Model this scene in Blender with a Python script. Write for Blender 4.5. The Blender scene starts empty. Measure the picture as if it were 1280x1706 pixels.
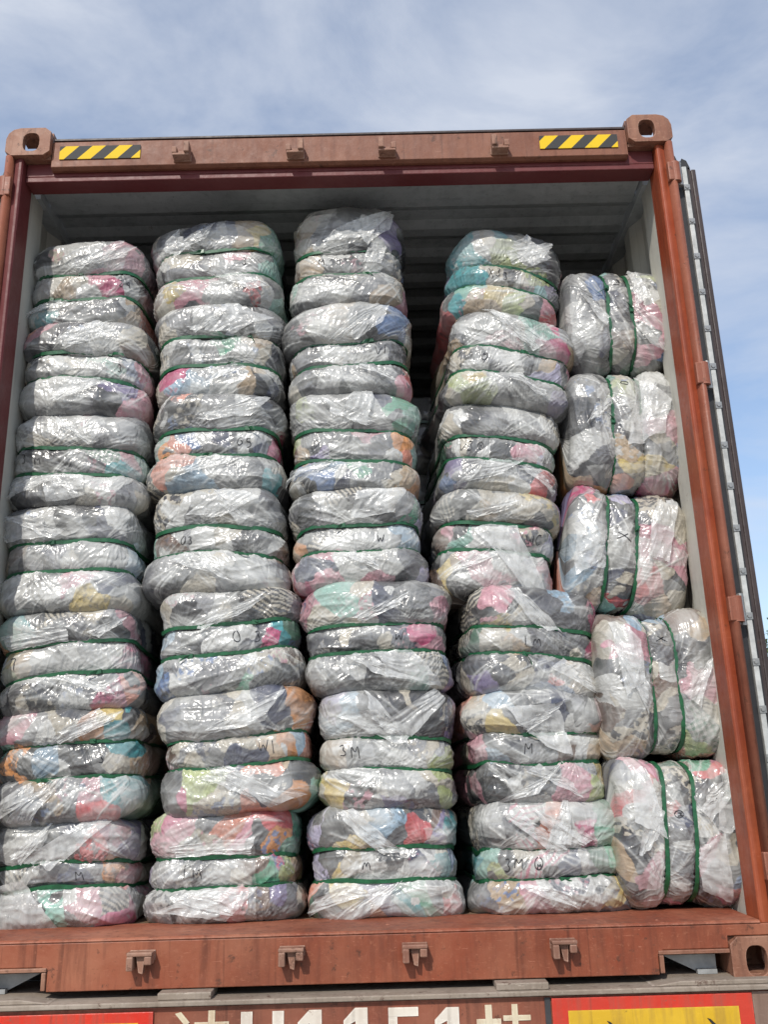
import bpy, bmesh, math, random
import numpy as np
from mathutils import Vector, Matrix

S = bpy.context.scene
COL = S.collection
R = math.radians

# ------------------------------------------------------------------ camera
def make_camera():
    yaw, pitch, roll, f = 0.00773, 0.3035, -0.02736, 1550.62
    fw = Vector((math.sin(yaw) * math.cos(pitch), math.cos(yaw) * math.cos(pitch), math.sin(pitch)))
    rt = Vector((math.cos(yaw), -math.sin(yaw), 0))
    up = rt.cross(fw)
    r2 = math.cos(roll) * rt + math.sin(roll) * up
    u2 = -math.sin(roll) * rt + math.cos(roll) * up
    m = Matrix((r2, u2, -fw)).transposed().to_4x4()
    m.translation = Vector((1.32175, -2.84673, 0.49866))
    cd = bpy.data.cameras.new('camera')
    cd.sensor_fit = 'VERTICAL'
    cd.sensor_height = 36.0
    cd.lens = 36.0 * f / 1706.0
    cd.clip_start = 0.05
    cd.clip_end = 3000
    co = bpy.data.objects.new('camera', cd)
    co.matrix_world = m
    COL.objects.link(co)
    S.camera = co
make_camera()

# ------------------------------------------------------------------ sky and sun
SUN_TRAVEL = Vector((0.36, 1.0, -0.95)).normalized()
to_sun = -SUN_TRAVEL
SUN_EL = math.asin(to_sun.z)
SUN_AZ = math.atan2(to_sun.x, to_sun.y)

world = bpy.data.worlds.new('World')
S.world = world
world.use_nodes = True
wt = world.node_tree
wt.nodes.clear()
wo = wt.nodes.new('ShaderNodeOutputWorld')
bg = wt.nodes.new('ShaderNodeBackground')
sky = wt.nodes.new('ShaderNodeTexSky')
sky.sky_type = 'NISHITA'
sky.sun_disc = False
sky.sun_elevation = SUN_EL
sky.sun_rotation = SUN_AZ
sky.air_density = 1.0
sky.dust_density = 1.0
sky.ozone_density = 1.0
bg.inputs['Strength'].default_value = 0.12
tc = wt.nodes.new('ShaderNodeTexCoord')
mp = wt.nodes.new('ShaderNodeMapping')
mp.inputs['Scale'].default_value = (1.0, 1.0, 2.2)
mp.inputs['Rotation'].default_value = (0.0, R(25), R(12))
n1 = wt.nodes.new('ShaderNodeTexNoise')
n1.inputs['Scale'].default_value = 2.6
n1.inputs['Detail'].default_value = 9.0
n1.inputs['Roughness'].default_value = 0.58
n1.inputs['Distortion'].default_value = 0.35
rp = wt.nodes.new('ShaderNodeValToRGB')
rp.color_ramp.elements[0].position = 0.40
rp.color_ramp.elements[0].color = (0.22, 0.22, 0.22, 1)
rp.color_ramp.elements[1].position = 0.68
rp.color_ramp.elements[1].color = (0.86, 0.86, 0.86, 1)
mx = wt.nodes.new('ShaderNodeMix')
mx.data_type = 'RGBA'
mx.inputs[7].default_value = (6.0, 6.4, 7.2, 1)
L = wt.links.new
L(tc.outputs['Generated'], mp.inputs['Vector'])
L(mp.outputs['Vector'], n1.inputs['Vector'])
L(n1.outputs['Fac'], rp.inputs['Fac'])
L(rp.outputs['Color'], mx.inputs[0])
hs = wt.nodes.new('ShaderNodeHueSaturation')
hs.inputs['Saturation'].default_value = 1.1
hs.inputs['Value'].default_value = 1.6
L(sky.outputs['Color'], hs.inputs['Color'])
L(hs.outputs['Color'], mx.inputs[6])
L(mx.outputs[2], bg.inputs['Color'])
L(bg.outputs['Background'], wo.inputs['Surface'])

sd = bpy.data.lights.new('sun', 'SUN')
sd.energy = 3.6
sd.angle = R(0.5)
sd.color = (1.0, 0.95, 0.87)
so = bpy.data.objects.new('sun', sd)
so.rotation_euler = SUN_TRAVEL.to_track_quat('-Z', 'Y').to_euler()
so.location = (-8, -14, 16)
COL.objects.link(so)

S.view_settings.view_transform = 'Standard'
S.view_settings.look = 'None'
S.view_settings.exposure = 0.0
S.view_settings.gamma = 1.0
S.cycles.max_bounces = 8
S.cycles.transparent_max_bounces = 16

# ------------------------------------------------------------------ material helpers
class NT:
    def __init__(self, name):
        self.m = bpy.data.materials.new(name)
        self.m.use_nodes = True
        self.t = self.m.node_tree
        self.b = self.t.nodes['Principled BSDF']
        self.out = self.t.nodes['Material Output']
    def n(self, kind, **inp):
        nd = self.t.nodes.new('ShaderNode' + kind)
        for k, v in inp.items():
            k = k.replace('_', ' ')
            if k in nd.inputs:
                nd.inputs[k].default_value = v
            else:
                setattr(nd, k.replace(' ', '_'), v)
        return nd
    def l(self, a, b):
        self.t.links.new(a, b)
    def obj(self, scale=(1, 1, 1), rot=(0, 0, 0)):
        t = self.n('TexCoord')
        mpn = self.n('Mapping')
        mpn.inputs['Scale'].default_value = scale
        mpn.inputs['Rotation'].default_value = rot
        self.l(t.outputs['Object'], mpn.inputs['Vector'])
        return mpn.outputs['Vector']
    def noise(self, vec, scale, detail=4, rough=0.55, dist=0.0):
        nd = self.n('TexNoise', Scale=scale, Detail=detail, Roughness=rough, Distortion=dist)
        self.l(vec, nd.inputs['Vector'])
        return nd.outputs['Fac']
    def ramp(self, fac, p0, p1, c0=(0, 0, 0, 1), c1=(1, 1, 1, 1)):
        nd = self.n('ValToRGB')
        e = nd.color_ramp.elements
        e[0].position, e[0].color = p0, c0
        e[1].position, e[1].color = p1, c1
        self.l(fac, nd.inputs['Fac'])
        return nd.outputs['Color']
    def mix(self, fac, a, b, blend='MIX'):
        nd = self.n('Mix')
        nd.data_type = 'RGBA'
        nd.blend_type = blend
        for s, v in ((0, fac), (6, a), (7, b)):
            if isinstance(v, (int, float)):
                nd.inputs[s].default_value = v
            elif isinstance(v, tuple):
                nd.inputs[s].default_value = v if len(v) == 4 else (*v, 1)
            else:
                self.l(v, nd.inputs[s])
        return nd.outputs[2]
    def math(self, op, a, b=0.0):
        nd = self.n('Math')
        nd.operation = op
        for i, v in enumerate((a, b)):
            if isinstance(v, (int, float)):
                nd.inputs[i].default_value = v
            else:
                self.l(v, nd.inputs[i])
        return nd.outputs[0]
    def bump(self, h, strength=0.3, dist=0.01):
        nd = self.n('Bump', Strength=strength, Distance=dist)
        self.l(h, nd.inputs['Height'])
        return nd.outputs['Normal']

def paint(name, base, faded, grime, rough=0.5, streak=0.5, wear=0.5, chip=None, rust_at=0.63):
    """weathered container paint: faded cloud patches, vertical run marks, rust specks"""
    k = NT(name)
    v = k.obj()
    vs = k.obj((1.0, 1.0, 0.10))
    c = k.mix(k.ramp(k.noise(v, 3.5, 6, 0.6), 0.35, 0.68), base, faded)
    big = k.ramp(k.noise(v, 1.7, 5, 0.65, 0.8), 0.45, 0.72)
    c = k.mix(k.math('MULTIPLY', big, 0.45), c, grime)
    scr = k.ramp(k.noise(k.obj((1.2, 1.2, 9.0), (0, 0.15, 0)), 26, 4, 0.6, 0.5), 0.64, 0.70)
    c = k.mix(k.math('MULTIPLY', scr, wear * 0.8), c, tuple(min(1, q * 1.3 + .03) for q in faded))
    runs = k.ramp(k.noise(k.obj((1.0, 1.0, 0.035)), 55, 3, 0.5), 0.60, 0.72)
    c = k.mix(k.math('MULTIPLY', runs, streak * 0.7), c, tuple(q * 0.55 for q in grime))
    c = k.mix(k.math('MULTIPLY', k.ramp(k.noise(vs, 28, 5, 0.65), 0.48, 0.72), streak), c, grime)
    c = k.mix(k.math('MULTIPLY', k.ramp(k.noise(v, 60, 6, 0.7), 0.56, 0.70), wear), c, faded)
    rust = k.ramp(k.noise(v, 22, 8, 0.75, 0.3), rust_at, rust_at + 0.05)
    c = k.mix(k.math('MULTIPLY', rust, 0.75), c, chip or (0.07, 0.03, 0.018))
    bv = k.n('Bevel', Radius=0.007)
    bv.samples = 4
    ge = k.n('NewGeometry')
    dp = k.n('VectorMath'); dp.operation = 'DOT_PRODUCT'
    k.l(bv.outputs[0], dp.inputs[0]); k.l(ge.outputs['Normal'], dp.inputs[1])
    edge = k.ramp(dp.outputs['Value'], 0.80, 0.99, (1, 1, 1, 1), (0, 0, 0, 1))
    edge = k.math('MULTIPLY', edge, k.ramp(k.noise(v, 35, 6, 0.7), 0.40, 0.62))
    worn = tuple(min(1.0, x * 1.25 + 0.06) for x in faded)
    c = k.mix(k.math('MULTIPLY', edge, 0.85), c, worn)
    k.l(c, k.b.inputs['Base Color'])
    k.l(k.math('ADD', k.math('MULTIPLY', k.noise(v, 40, 4), 0.3), rough - 0.15), k.b.inputs['Roughness'])
    k.b.inputs['Specular IOR Level'].default_value = 0.35
    hh = k.math('ADD', k.math('MULTIPLY', k.noise(v, 9, 3), 1.0), k.math('MULTIPLY', k.noise(v, 160, 4), 0.10))
    k.l(k.bump(hh, 0.35, 0.012), k.b.inputs['Normal'])
    return k.m

def plain(name, col, rough=0.5, var=0.25, scale=30, metallic=0.0, bump=0.15):
    k = NT(name)
    v = k.obj()
    nz = k.noise(v, scale, 5, 0.6)
    d = tuple(x * (1 - var) for x in col)
    e = tuple(min(1, x * (1 + var)) for x in col)
    k.l(k.mix(k.ramp(nz, 0.3, 0.7), d, e), k.b.inputs['Base Color'])
    k.b.inputs['Roughness'].default_value = rough
    k.b.inputs['Metallic'].default_value = metallic
    if bump:
        k.l(k.bump(nz, bump, 0.004), k.b.inputs['Normal'])
    return k.m

M = {}
M['header'] = paint('header_paint', (0.178, 0.064, 0.034), (0.235, 0.100, 0.060), (0.095, 0.031, 0.019), 0.58, 0.6, 0.5, None, 0.60)
M['post'] = paint('post_paint', (0.22, 0.064, 0.035), (0.29, 0.112, 0.068), (0.12, 0.038, 0.022), 0.5, 0.6, 0.55, None, 0.60)
M['jamb'] = paint('jamb_paint', (0.25, 0.042, 0.015), (0.33, 0.085, 0.036), (0.12, 0.025, 0.012), 0.45, 0.7, 0.45, None, 0.61)
M['under'] = paint('shaded_frame_paint', (0.115, 0.020, 0.022), (0.14, 0.032, 0.030), (0.075, 0.016, 0.016), 0.5, 0.2, 0.15)  # frame red darkened: shade of left jamb and header underside is in the colour
M['sill'] = paint('sill_paint', (0.225, 0.050, 0.021), (0.31, 0.112, 0.060), (0.105, 0.029, 0.015), 0.52, 0.8, 0.75, None, 0.585)
M['threshold'] = paint('threshold_paint', (0.22, 0.052, 0.024), (0.34, 0.13, 0.075), (0.10, 0.036, 0.022), 0.6, 0.7, 0.9)
M['casting'] = paint('casting_paint', (0.20, 0.074, 0.042), (0.32, 0.17, 0.11), (0.10, 0.042, 0.027), 0.6, 0.75, 0.8, None, 0.57)
M['keeper'] = paint('worn_bracket_paint', (0.23, 0.10, 0.066), (0.36, 0.22, 0.155), (0.10, 0.045, 0.03), 0.65, 0.5, 0.8, None, 0.57)
M['wall_in'] = paint('inner_wall_paint', (0.529, 0.515, 0.454), (0.598, 0.571, 0.497), (0.345, 0.325, 0.281), 0.5, 0.4, 0.2, (0.25, 0.2, 0.15))
M['roof_in'] = paint('inner_roof_paint', (0.44, 0.455, 0.45), (0.48, 0.495, 0.49), (0.121, 0.129, 0.131), 0.5, 0.3, 0.2, (0.2, 0.18, 0.15))
M['floor'] = plain('floor_plywood', (0.16, 0.10, 0.06), 0.7, 0.4, 14)
M['gasket'] = plain('rubber_gasket', (0.012, 0.012, 0.014), 0.55, 0.3, 40)
M['strip'] = plain('gasket_strip_metal', (0.42, 0.43, 0.42), 0.45, 0.25, 30)
M['rivet'] = plain('rivet_metal', (0.30, 0.30, 0.29), 0.4, 0.2, 80, 0.6)
M['door'] = paint('shaded_door_paint', (0.040, 0.028, 0.028), (0.060, 0.044, 0.042), (0.022, 0.016, 0.016), 0.5, 0.4, 0.2)  # shade on the door edge put into the colour, with its black rubber
M['trailer'] = paint('trailer_dust', (0.235, 0.19, 0.148), (0.33, 0.28, 0.23), (0.11, 0.08, 0.06), 0.8, 0.45, 0.8, None, 0.59)
M['panel'] = paint('trailer_panel_paint', (0.205, 0.052, 0.028), (0.28, 0.105, 0.062), (0.10, 0.036, 0.022), 0.6, 0.75, 0.6, None, 0.60)
M['panelside'] = paint('trailer_side_panel_paint', (0.20, 0.12, 0.09), (0.26, 0.18, 0.14), (0.12, 0.07, 0.05), 0.7, 0.5, 0.5)
M['letter'] = paint('stencil_paint', (0.62, 0.56, 0.48), (0.70, 0.66, 0.58), (0.42, 0.34, 0.28), 0.7, 0.5, 0.5, (0.25, 0.12, 0.08))
M['letter_old'] = paint('faded_stencil_paint', (0.58, 0.50, 0.33), (0.62, 0.56, 0.42), (0.36, 0.22, 0.14), 0.7, 0.7, 0.7, (0.27, 0.09, 0.05))
M['sign_red'] = paint('sign_red', (0.54, 0.022, 0.012), (0.60, 0.045, 0.022), (0.26, 0.085, 0.06), 0.35, 0.75, 0.25, (0.22, 0.09, 0.06))
M['sign_yellow'] = paint('sign_yellow', (0.60, 0.36, 0.010), (0.66, 0.42, 0.03), (0.32, 0.19, 0.04), 0.35, 0.75, 0.25, (0.16, 0.10, 0.03))
M['black'] = plain('black_print', (0.015, 0.015, 0.015), 0.5, 0.2, 40, 0, 0)
M['gusset'] = plain('grey_chassis_paint', (0.33, 0.34, 0.34), 0.6, 0.3, 20)
M['dark_steel'] = plain('dark_steel', (0.035, 0.035, 0.038), 0.6, 0.3, 20)
M['strap'] = plain('green_strapping', (0.012, 0.088, 0.036), 0.34, 0.35, 60)
M['marker'] = plain('marker_ink', (0.028, 0.028, 0.032), 0.5, 0.8, 130, 0, 0)
M['bark'] = plain('bark', (0.09, 0.06, 0.04), 0.9, 0.4, 12)

def hazard_material():
    k = NT('hazard_stripes')
    t = k.n('TexCoord')
    sx = k.n('SeparateXYZ')
    k.l(t.outputs['Object'], sx.inputs[0])
    u = k.math('SUBTRACT', sx.outputs[0], k.math('MULTIPLY', sx.outputs[2], 0.95))
    w = k.math('FRACT', k.math('MULTIPLY', k.math('ADD', u, 0.012 + 1.0), 1 / 0.098))
    s = k.math('GREATER_THAN', w, 0.5)
    v = k.obj()
    dirt = k.ramp(k.noise(v, 45, 6, 0.7), 0.55, 0.75)
    c = k.mix(s, (0.70, 0.47, 0.025), (0.055, 0.055, 0.055))
    k.l(k.mix(k.math('MULTIPLY', dirt, 0.22), c, (0.13, 0.08, 0.05)), k.b.inputs['Base Color'])
    k.b.inputs['Roughness'].default_value = 0.6
    k.b.inputs['Specular IOR Level'].default_value = 0.12
    return k.m
M['hazard'] = hazard_material()

def bale_material():
    k = NT('clothes_in_clear_film')
    a = k.n('Attribute', attribute_name='cloth')
    fl = k.n('Attribute', attribute_name='film')
    uv = k.n('UVMap', uv_map='surface')
    m1 = k.n('Mapping')
    m1.inputs['Scale'].default_value = (1, 1, 1)
    k.l(uv.outputs[0], m1.inputs[0])
    v = m1.outputs[0]
    weave = k.noise(v, 70, 6, 0.65, 0.6)
    c = k.mix(1.0, a.outputs['Color'], k.ramp(weave, 0.25, 0.75, (0.62, 0.62, 0.62, 1), (1.25, 1.25, 1.25, 1)), 'MULTIPLY')
    m2 = k.n('Mapping')
    m2.inputs['Scale'].default_value = (0.7, 3.0, 1)
    m2.inputs['Rotation'].default_value = (0, 0, 0.35)
    k.l(uv.outputs[0], m2.inputs[0])
    crink = k.noise(m2.outputs[0], 14, 4, 0.5, 0.8)
    haze = k.math('MULTIPLY', fl.outputs['Fac'], k.math('ADD', k.math('MULTIPLY', crink, 1.1), 0.45))
    hz = k.n('Clamp')
    k.l(haze, hz.inputs[0])
    hz.inputs[2].default_value = 0.92
    c = k.mix(hz.outputs[0], c, (0.53, 0.535, 0.515))
    k.l(c, k.b.inputs['Base Color'])
    k.b.inputs['Roughness'].default_value = 0.55
    k.b.inputs['Specular IOR Level'].default_value = 0.25
    k.b.inputs['Coat Weight'].default_value = 1.0
    k.b.inputs['Coat Roughness'].default_value = 0.21
    k.b.inputs['Coat IOR'].default_value = 1.5
    k.l(k.bump(weave, 0.2, 0.004), k.b.inputs['Normal'])
    k.l(k.bump(crink, 0.22, 0.010), k.b.inputs['Coat Normal'])
    return k.m
M['bale'] = bale_material()

def film_material():
    k = NT('loose_clear_film')
    v = k.obj((1, 1, 1))
    vs = k.obj((2.5, 2.5, 0.9), (0, 0.5, 0))
    n = k.noise(vs, 16, 4, 0.5, 0.8)
    k.b.inputs['Base Color'].default_value = (0.72, 0.73, 0.72, 1)
    k.b.inputs['Roughness'].default_value = 0.20
    k.b.inputs['Specular IOR Level'].default_value = 0.7
    k.l(k.bump(n, 0.35, 0.010), k.b.inputs['Normal'])
    tr = k.n('BsdfTransparent')
    ms = k.n('MixShader')
    k.l(k.ramp(n, 0.25, 0.8, (0.30, 0.30, 0.30, 1), (0.66, 0.66, 0.66, 1)), ms.inputs[0])
    k.l(tr.outputs[0], ms.inputs[1])
    k.l(k.b.outputs[0], ms.inputs[2])
    k.l(ms.outputs[0], k.out.inputs['Surface'])
    return k.m
M['film'] = film_material()

def leaf_material():
    k = NT('tree_leaves')
    g = k.n('NewGeometry')
    c = k.ramp(g.outputs['Random Per Island'], 0.0, 1.0, (0.045, 0.085, 0.02, 1), (0.13, 0.17, 0.045, 1))
    k.l(c, k.b.inputs['Base Color'])
    k.b.inputs['Roughness'].default_value = 0.6
    return k.m
M['leaf'] = leaf_material()

def ground_material():
    k = NT('yard_concrete')
    v = k.obj()
    c = k.mix(k.ramp(k.noise(v, 0.6, 8, 0.6), 0.35, 0.7), (0.20, 0.19, 0.175), (0.30, 0.285, 0.26))
    k.l(c, k.b.inputs['Base Color'])
    k.b.inputs['Roughness'].default_value = 0.9
    return k.m
M['ground'] = ground_material()

# ------------------------------------------------------------------ mesh helpers
def tag(o, label=None, cat=None, group=None, kind=None):
    if label: o['label'] = label
    if cat: o['category'] = cat
    if group: o['group'] = group
    if kind: o['kind'] = kind
    return o

def empty(name, loc=(0, 0, 0)):
    o = bpy.data.objects.new(name, None)
    o.empty_display_size = 0.1
    o.location = loc
    COL.objects.link(o)
    return o

class MB:
    """collects shapes into one mesh"""
    def __init__(self):
        self.bm = bmesh.new()
    def box(self, x0, x1, y0, y1, z0, z1, bev=0.0, seg=2):
        g = bmesh.ops.create_cube(self.bm, size=1.0)
        vs = g['verts']
        for v in vs:
            v.co = Vector((x0 + (v.co.x + .5) * (x1 - x0), y0 + (v.co.y + .5) * (y1 - y0), z0 + (v.co.z + .5) * (z1 - z0)))
        if bev:
            es = list({e for v in vs for e in v.link_edges})
            bmesh.ops.bevel(self.bm, geom=es, offset=bev, segments=seg, profile=0.5, affect='EDGES')
        return self
    def prism(self, pts, axis, a, b):
        """extrude polygon pts along axis ('x','y','z') from a to b"""
        def P(p, t):
            return {'x': (t, p[0], p[1]), 'y': (p[0], t, p[1]), 'z': (p[0], p[1], t)}[axis]
        A = [self.bm.verts.new(P(p, a)) for p in pts]
        B = [self.bm.verts.new(P(p, b)) for p in pts]
        n = len(pts)
        fs = [self.bm.faces.new(A), self.bm.faces.new(B[::-1])]
        for i in range(n):
            fs.append(self.bm.faces.new((A[i], B[i], B[(i + 1) % n], A[(i + 1) % n])))
        bmesh.ops.recalc_face_normals(self.bm, faces=fs)
        return self
    def cyl(self, p0, p1, r0, r1=None, seg=16):
        p0, p1 = Vector(p0), Vector(p1)
        r1 = r0 if r1 is None else r1
        d = (p1 - p0)
        q = d.to_track_quat('Z', 'Y').to_matrix()
        A, B = [], []
        for i in range(seg):
            a = 2 * math.pi * i / seg
            u = q @ Vector((math.cos(a), math.sin(a), 0))
            A.append(self.bm.verts.new(p0 + u * r0))
            B.append(self.bm.verts.new(p1 + u * r1))
        fs = [self.bm.faces.new(A[::-1]), self.bm.faces.new(B)]
        for i in range(seg):
            fs.append(self.bm.faces.new((A[i], A[(i + 1) % seg], B[(i + 1) % seg], B[i])))
        bmesh.ops.recalc_face_normals(self.bm, faces=fs)
        return self
    def build(self, name, mat, parent=None, loc=None, bevel=0.0, smooth=False):
        me = bpy.data.meshes.new(name)
        if loc is not None:
            bmesh.ops.translate(self.bm, verts=self.bm.verts, vec=-Vector(loc))
        self.bm.to_mesh(me)
        self.bm.free()
        me.materials.append(mat)
        o = bpy.data.objects.new(name, me)
        COL.objects.link(o)
        if loc is not None:
            o.location = loc
        if parent is not None:
            o.parent = parent
        if bevel:
            md = o.modifiers.new('bevel', 'BEVEL')
            md.width = bevel
            md.segments = 2
            md.limit_method = 'ANGLE'
            md.angle_limit = R(40)
        if smooth:
            for p in me.polygons:
                p.use_smooth = True
        return o

def np_mesh(name, verts, faces, mat, parent=None, smooth=True):
    """verts (n,3), faces (m,4) as one mesh object"""
    me = bpy.data.meshes.new(name)
    v = np.ascontiguousarray(verts, dtype=np.float32)
    f = np.ascontiguousarray(faces, dtype=np.int32)
    m, k = f.shape
    me.vertices.add(len(v))
    me.vertices.foreach_set('co', v.ravel())
    me.loops.add(m * k)
    me.loops.foreach_set('vertex_index', f.ravel())
    me.polygons.add(m)
    me.polygons.foreach_set('loop_start', np.arange(0, m * k, k, dtype=np.int32))
    me.polygons.foreach_set('use_smooth', np.full(m, smooth))
    me.update(calc_edges=True)
    me.validate()
    me.materials.append(mat)
    o = bpy.data.objects.new(name, me)
    COL.objects.link(o)
    if parent is not None:
        o.parent = parent
    return o

# ------------------------------------------------------------------ ground
MB().box(-900, 900, -900, 900, -1.45, -1.30).build('ground', M['ground'])
tag(bpy.data.objects['ground'], kind='structure')

# ------------------------------------------------------------------ shipping container
W, HT, LEN = 2.438, 2.896, 12.19
box_root = tag(empty('shipping_container', (W / 2, 0, 0)), 'weathered red-brown shipping container with its doors folded open, full of bales', 'container')
def part(mb, name, mat, parent=box_root, bevel=0.0, smooth=False):
    o = mb.build(name, mat, None, None, bevel, smooth)
    o.parent = parent
    if parent is box_root:
        o.matrix_parent_inverse = Matrix.Translation((-W / 2, 0, 0))
    return o

# corner castings: hollow block with an oval hole in the end and one in the outer side
def casting(x0, z0, side, top):
    """side: +1 outer face to the right; open shell of six walls with oval holes"""
    bm = bmesh.new()
    w, d, h = 0.162, 0.178, 0.118
    t = 0.028
    def ring(cx, cz, rx, rz, n=20, p=2.8):
        out = []
        for i in range(n):
            a = 2 * math.pi * (i + .5) / n
            c, s = math.cos(a), math.sin(a)
            out.append((cx + rx * math.copysign(abs(c) ** (2 / p), c), cz + rz * math.copysign(abs(s) ** (2 / p), s)))
        return out
    def outer(a0, a1, b0, b1, n=20, r=0.012, big=None):
        # rounded rectangle sampled at the same angles
        out = []
        ca, cb = (a0 + a1) / 2, (b0 + b1) / 2
        ha, hb = (a1 - a0) / 2, (b1 - b0) / 2
        for i in range(n):
            a = 2 * math.pi * (i + .5) / n
            c, s = math.cos(a), math.sin(a)
            k = min(ha / max(abs(c), 1e-6), hb / max(abs(s), 1e-6))
            x, y = c * k, s * k
            if big is not None and x * big[0] > 0 and y * big[1] > 0:
                rr = 0.05
                dx, dy = abs(x) - (ha - rr), abs(y) - (hb - rr)
                if dx > 0 and dy > 0:
                    q = rr / math.hypot(dx, dy)
                    x = math.copysign(ha - rr + dx * q, x); y = math.copysign(hb - rr + dy * q, y)
            out.append((ca + x, cb + y))
        return out
    def plate(P, hole, rim, th0, th1):
        n = len(hole)
        vs = [[bm.verts.new(P(p, th)) for p in lst] for th in (th0, th1) for lst in (rim, hole)]
        fs = []
        o0, h0, o1, h1 = vs
        for i in range(n):
            j = (i + 1) % n
            fs.append(bm.faces.new((o0[i], o0[j], h0[j], h0[i])))
            fs.append(bm.faces.new((o1[j], o1[i], h1[i], h1[j])))
            fs.append(bm.faces.new((h0[i], h0[j], h1[j], h1[i])))
            fs.append(bm.faces.new((o0[j], o0[i], o1[i], o1[j])))
        bmesh.ops.recalc_face_normals(bm, faces=fs)
    zc = z0 + 0.056
    xo = x0 + (0.092 if side < 0 else w - 0.092)
    yo = -0.012
    big = ((-1 if side < 0 else 1), 1 if top else -1) if top else None
    # end plate facing the camera
    plate(lambda p, t_: (p[0], t_, p[1]), ring(xo, zc, 0.030, 0.039), outer(x0, x0 + w, z0, z0 + h, big=big), yo, yo + t)
    # side plate (outer side)
    xs = x0 if side < 0 else x0 + w - t
    zt = z0 + h - (0.030 if top else 0.0)
    zb = z0
    plate(lambda p, t_: (t_, p[0], p[1]), ring(yo + 0.10, zc - 0.004, 0.036, 0.026), outer(yo + t + .001, yo + d, zb + t * .8, zt), xs, xs + t)
    # top, bottom plates; the inner side and the back stay partly open as in a cast block
    MBx = MB(); MBx.bm.free(); MBx.bm = bm
    if top:
        cx0, cx1 = (x0 + 0.045, x0 + w) if side < 0 else (x0, x0 + w - 0.045)
        MBx.box(cx0, cx1, yo + t + .001, yo + 0.088, z0 + h - 0.022, z0 + h - 0.002)
    else:
        MBx.box(x0 + .002, x0 + w - .002, yo + d + .001, yo + d + .012, z0 + 0.002, z0 + h - 0.002)  # back plate added so the lower casting holes stay dark
        MBx.box(x0 + .002, x0 + w - .002, yo + t + .001, yo + d, z0 + h - 0.022, z0 + h - 0.002)
    MBx.box(x0 + .003, x0 + w - .003, yo + t + .001, yo + d - .002, z0 + 0.001, z0 + 0.020)
    xi = x0 + w - 0.014 if side < 0 else x0 + 0.002
    MBx.box(xi, xi + 0.012, yo + t + .001, yo + d - .004, z0 + 0.021, z0 + h - 0.023)
    return MBx
CAST = []
for (x0, z0, sd_, tp) in ((0, HT - .118, -1, True), (W - .162, HT - .118, 1, True), (0, 0, -1, False), (W - .162, 0, 1, False)):
    o = part(casting(x0, z0, sd_, tp), 'corner_casting', M['casting'], bevel=0.004)
    CAST.append(o)

# rear corner posts: folded profile, inner jamb (left one in a shade-darkened colour) and rounded outer edge
def post(side):
    X = (lambda x: x) if side < 0 else (lambda x: W - x)
    mb = MB()
    prof = [(0.030, 0.012), (0.050, 0.006), (0.058, 0.006), (0.0625, 0.012), (0.064, 0.105), (0.052, 0.112), (0.030, 0.112)]
    mb.prism([(X(a), b) for a, b in prof], 'z', 0.1502, HT - .118)
    return mb
def outer_bar(side):
    X = (lambda x: x) if side < 0 else (lambda x: W - x)
    mb = MB()
    n = 14
    pts = []
    for i in range(n + 1):
        a = math.pi + math.pi * i / n
        pts.append((0.0165 + 0.0145 * math.cos(a), 0.004 + 0.022 * math.sin(a)))
    pts = [(X(0.002), 0.10)] + [(X(a), b) for a, b in pts] + [(X(0.031), 0.10)]
    mb.prism(pts, 'z', 0.1505, HT - .121)
    return mb
POST = []
for sgn in (-1, 1):
    p = part(post(sgn), 'corner_post', M['jamb'] if sgn > 0 else M['under'], bevel=0.002)  # left post gets the darker copy, its shade painted in
    POST.append(p)
    b = part(outer_bar(sgn), 'post_outer_edge', M['post'], smooth=False)
    b.data.polygons.foreach_set('use_smooth', [len(f.vertices) == 4 for f in b.data.polygons])
    X = (lambda x: x) if sgn < 0 else (lambda x: W - x)
    for zc in (2.645, 1.845, 1.045, 0.30):
        mb = MB()
        mb.cyl((X(0.008), -0.002, zc - 0.040), (X(0.008), -0.002, zc + 0.040), 0.0195, seg=20)
        mb.box(min(X(0.008), X(0.036)), max(X(0.008), X(0.036)), -0.0195, 0.004, zc - .038, zc + .038, 0.003)
        h = mb.build('hinge_lug', M['post'], None)
        h.parent = b
        mb = MB()
        mb.cyl((X(-0.010), 0.004, zc - 0.050), (X(-0.010), 0.004, zc + 0.050), 0.0095, seg=12)
        mb.box(min(X(-0.02), X(0.004)), max(X(-0.02), X(0.004)), 0.001, 0.009, zc - .047, zc - .041)
        mb.box(min(X(-0.02), X(0.004)), max(X(-0.02), X(0.004)), 0.001, 0.009, zc + .041, zc + .047)
        h2 = mb.build('hinge_pin', M['rivet'], None)
        h2.parent = b

# header beam with recessed red underside
mb = MB()
mb.prism([(0.012, 2.742), (0.026, 2.735), (0.040, 2.735), (0.040, 2.852), (0.022, 2.856), (0.014, 2.850)], 'x', 0.163, W - .163)
header = part(mb, 'header_beam', M['header'], bevel=0.002)
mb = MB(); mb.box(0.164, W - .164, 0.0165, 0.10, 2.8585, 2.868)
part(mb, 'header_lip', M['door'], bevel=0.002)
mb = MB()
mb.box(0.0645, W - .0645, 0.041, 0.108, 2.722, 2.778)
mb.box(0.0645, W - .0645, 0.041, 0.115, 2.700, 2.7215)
part(mb, 'header_underside', M['under'], bevel=0.003)  # dark red includes the shade below the beam
mb = MB(); mb.box(0.0645, W - .0645, 0.109, 0.299, 2.7785, 2.858)
part(mb, 'header_top_plate', M['roof_in'])
for x0, x1 in ((0.192, 0.487), (1.953, 2.240)):
    mb = MB().box(x0, x1, 0.0085, 0.0112, 2.772, 2.828)
    o = mb.build('hazard_stripe', M['hazard'], None, (x0, 0.008, 2.772))
    o.parent = header

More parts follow.
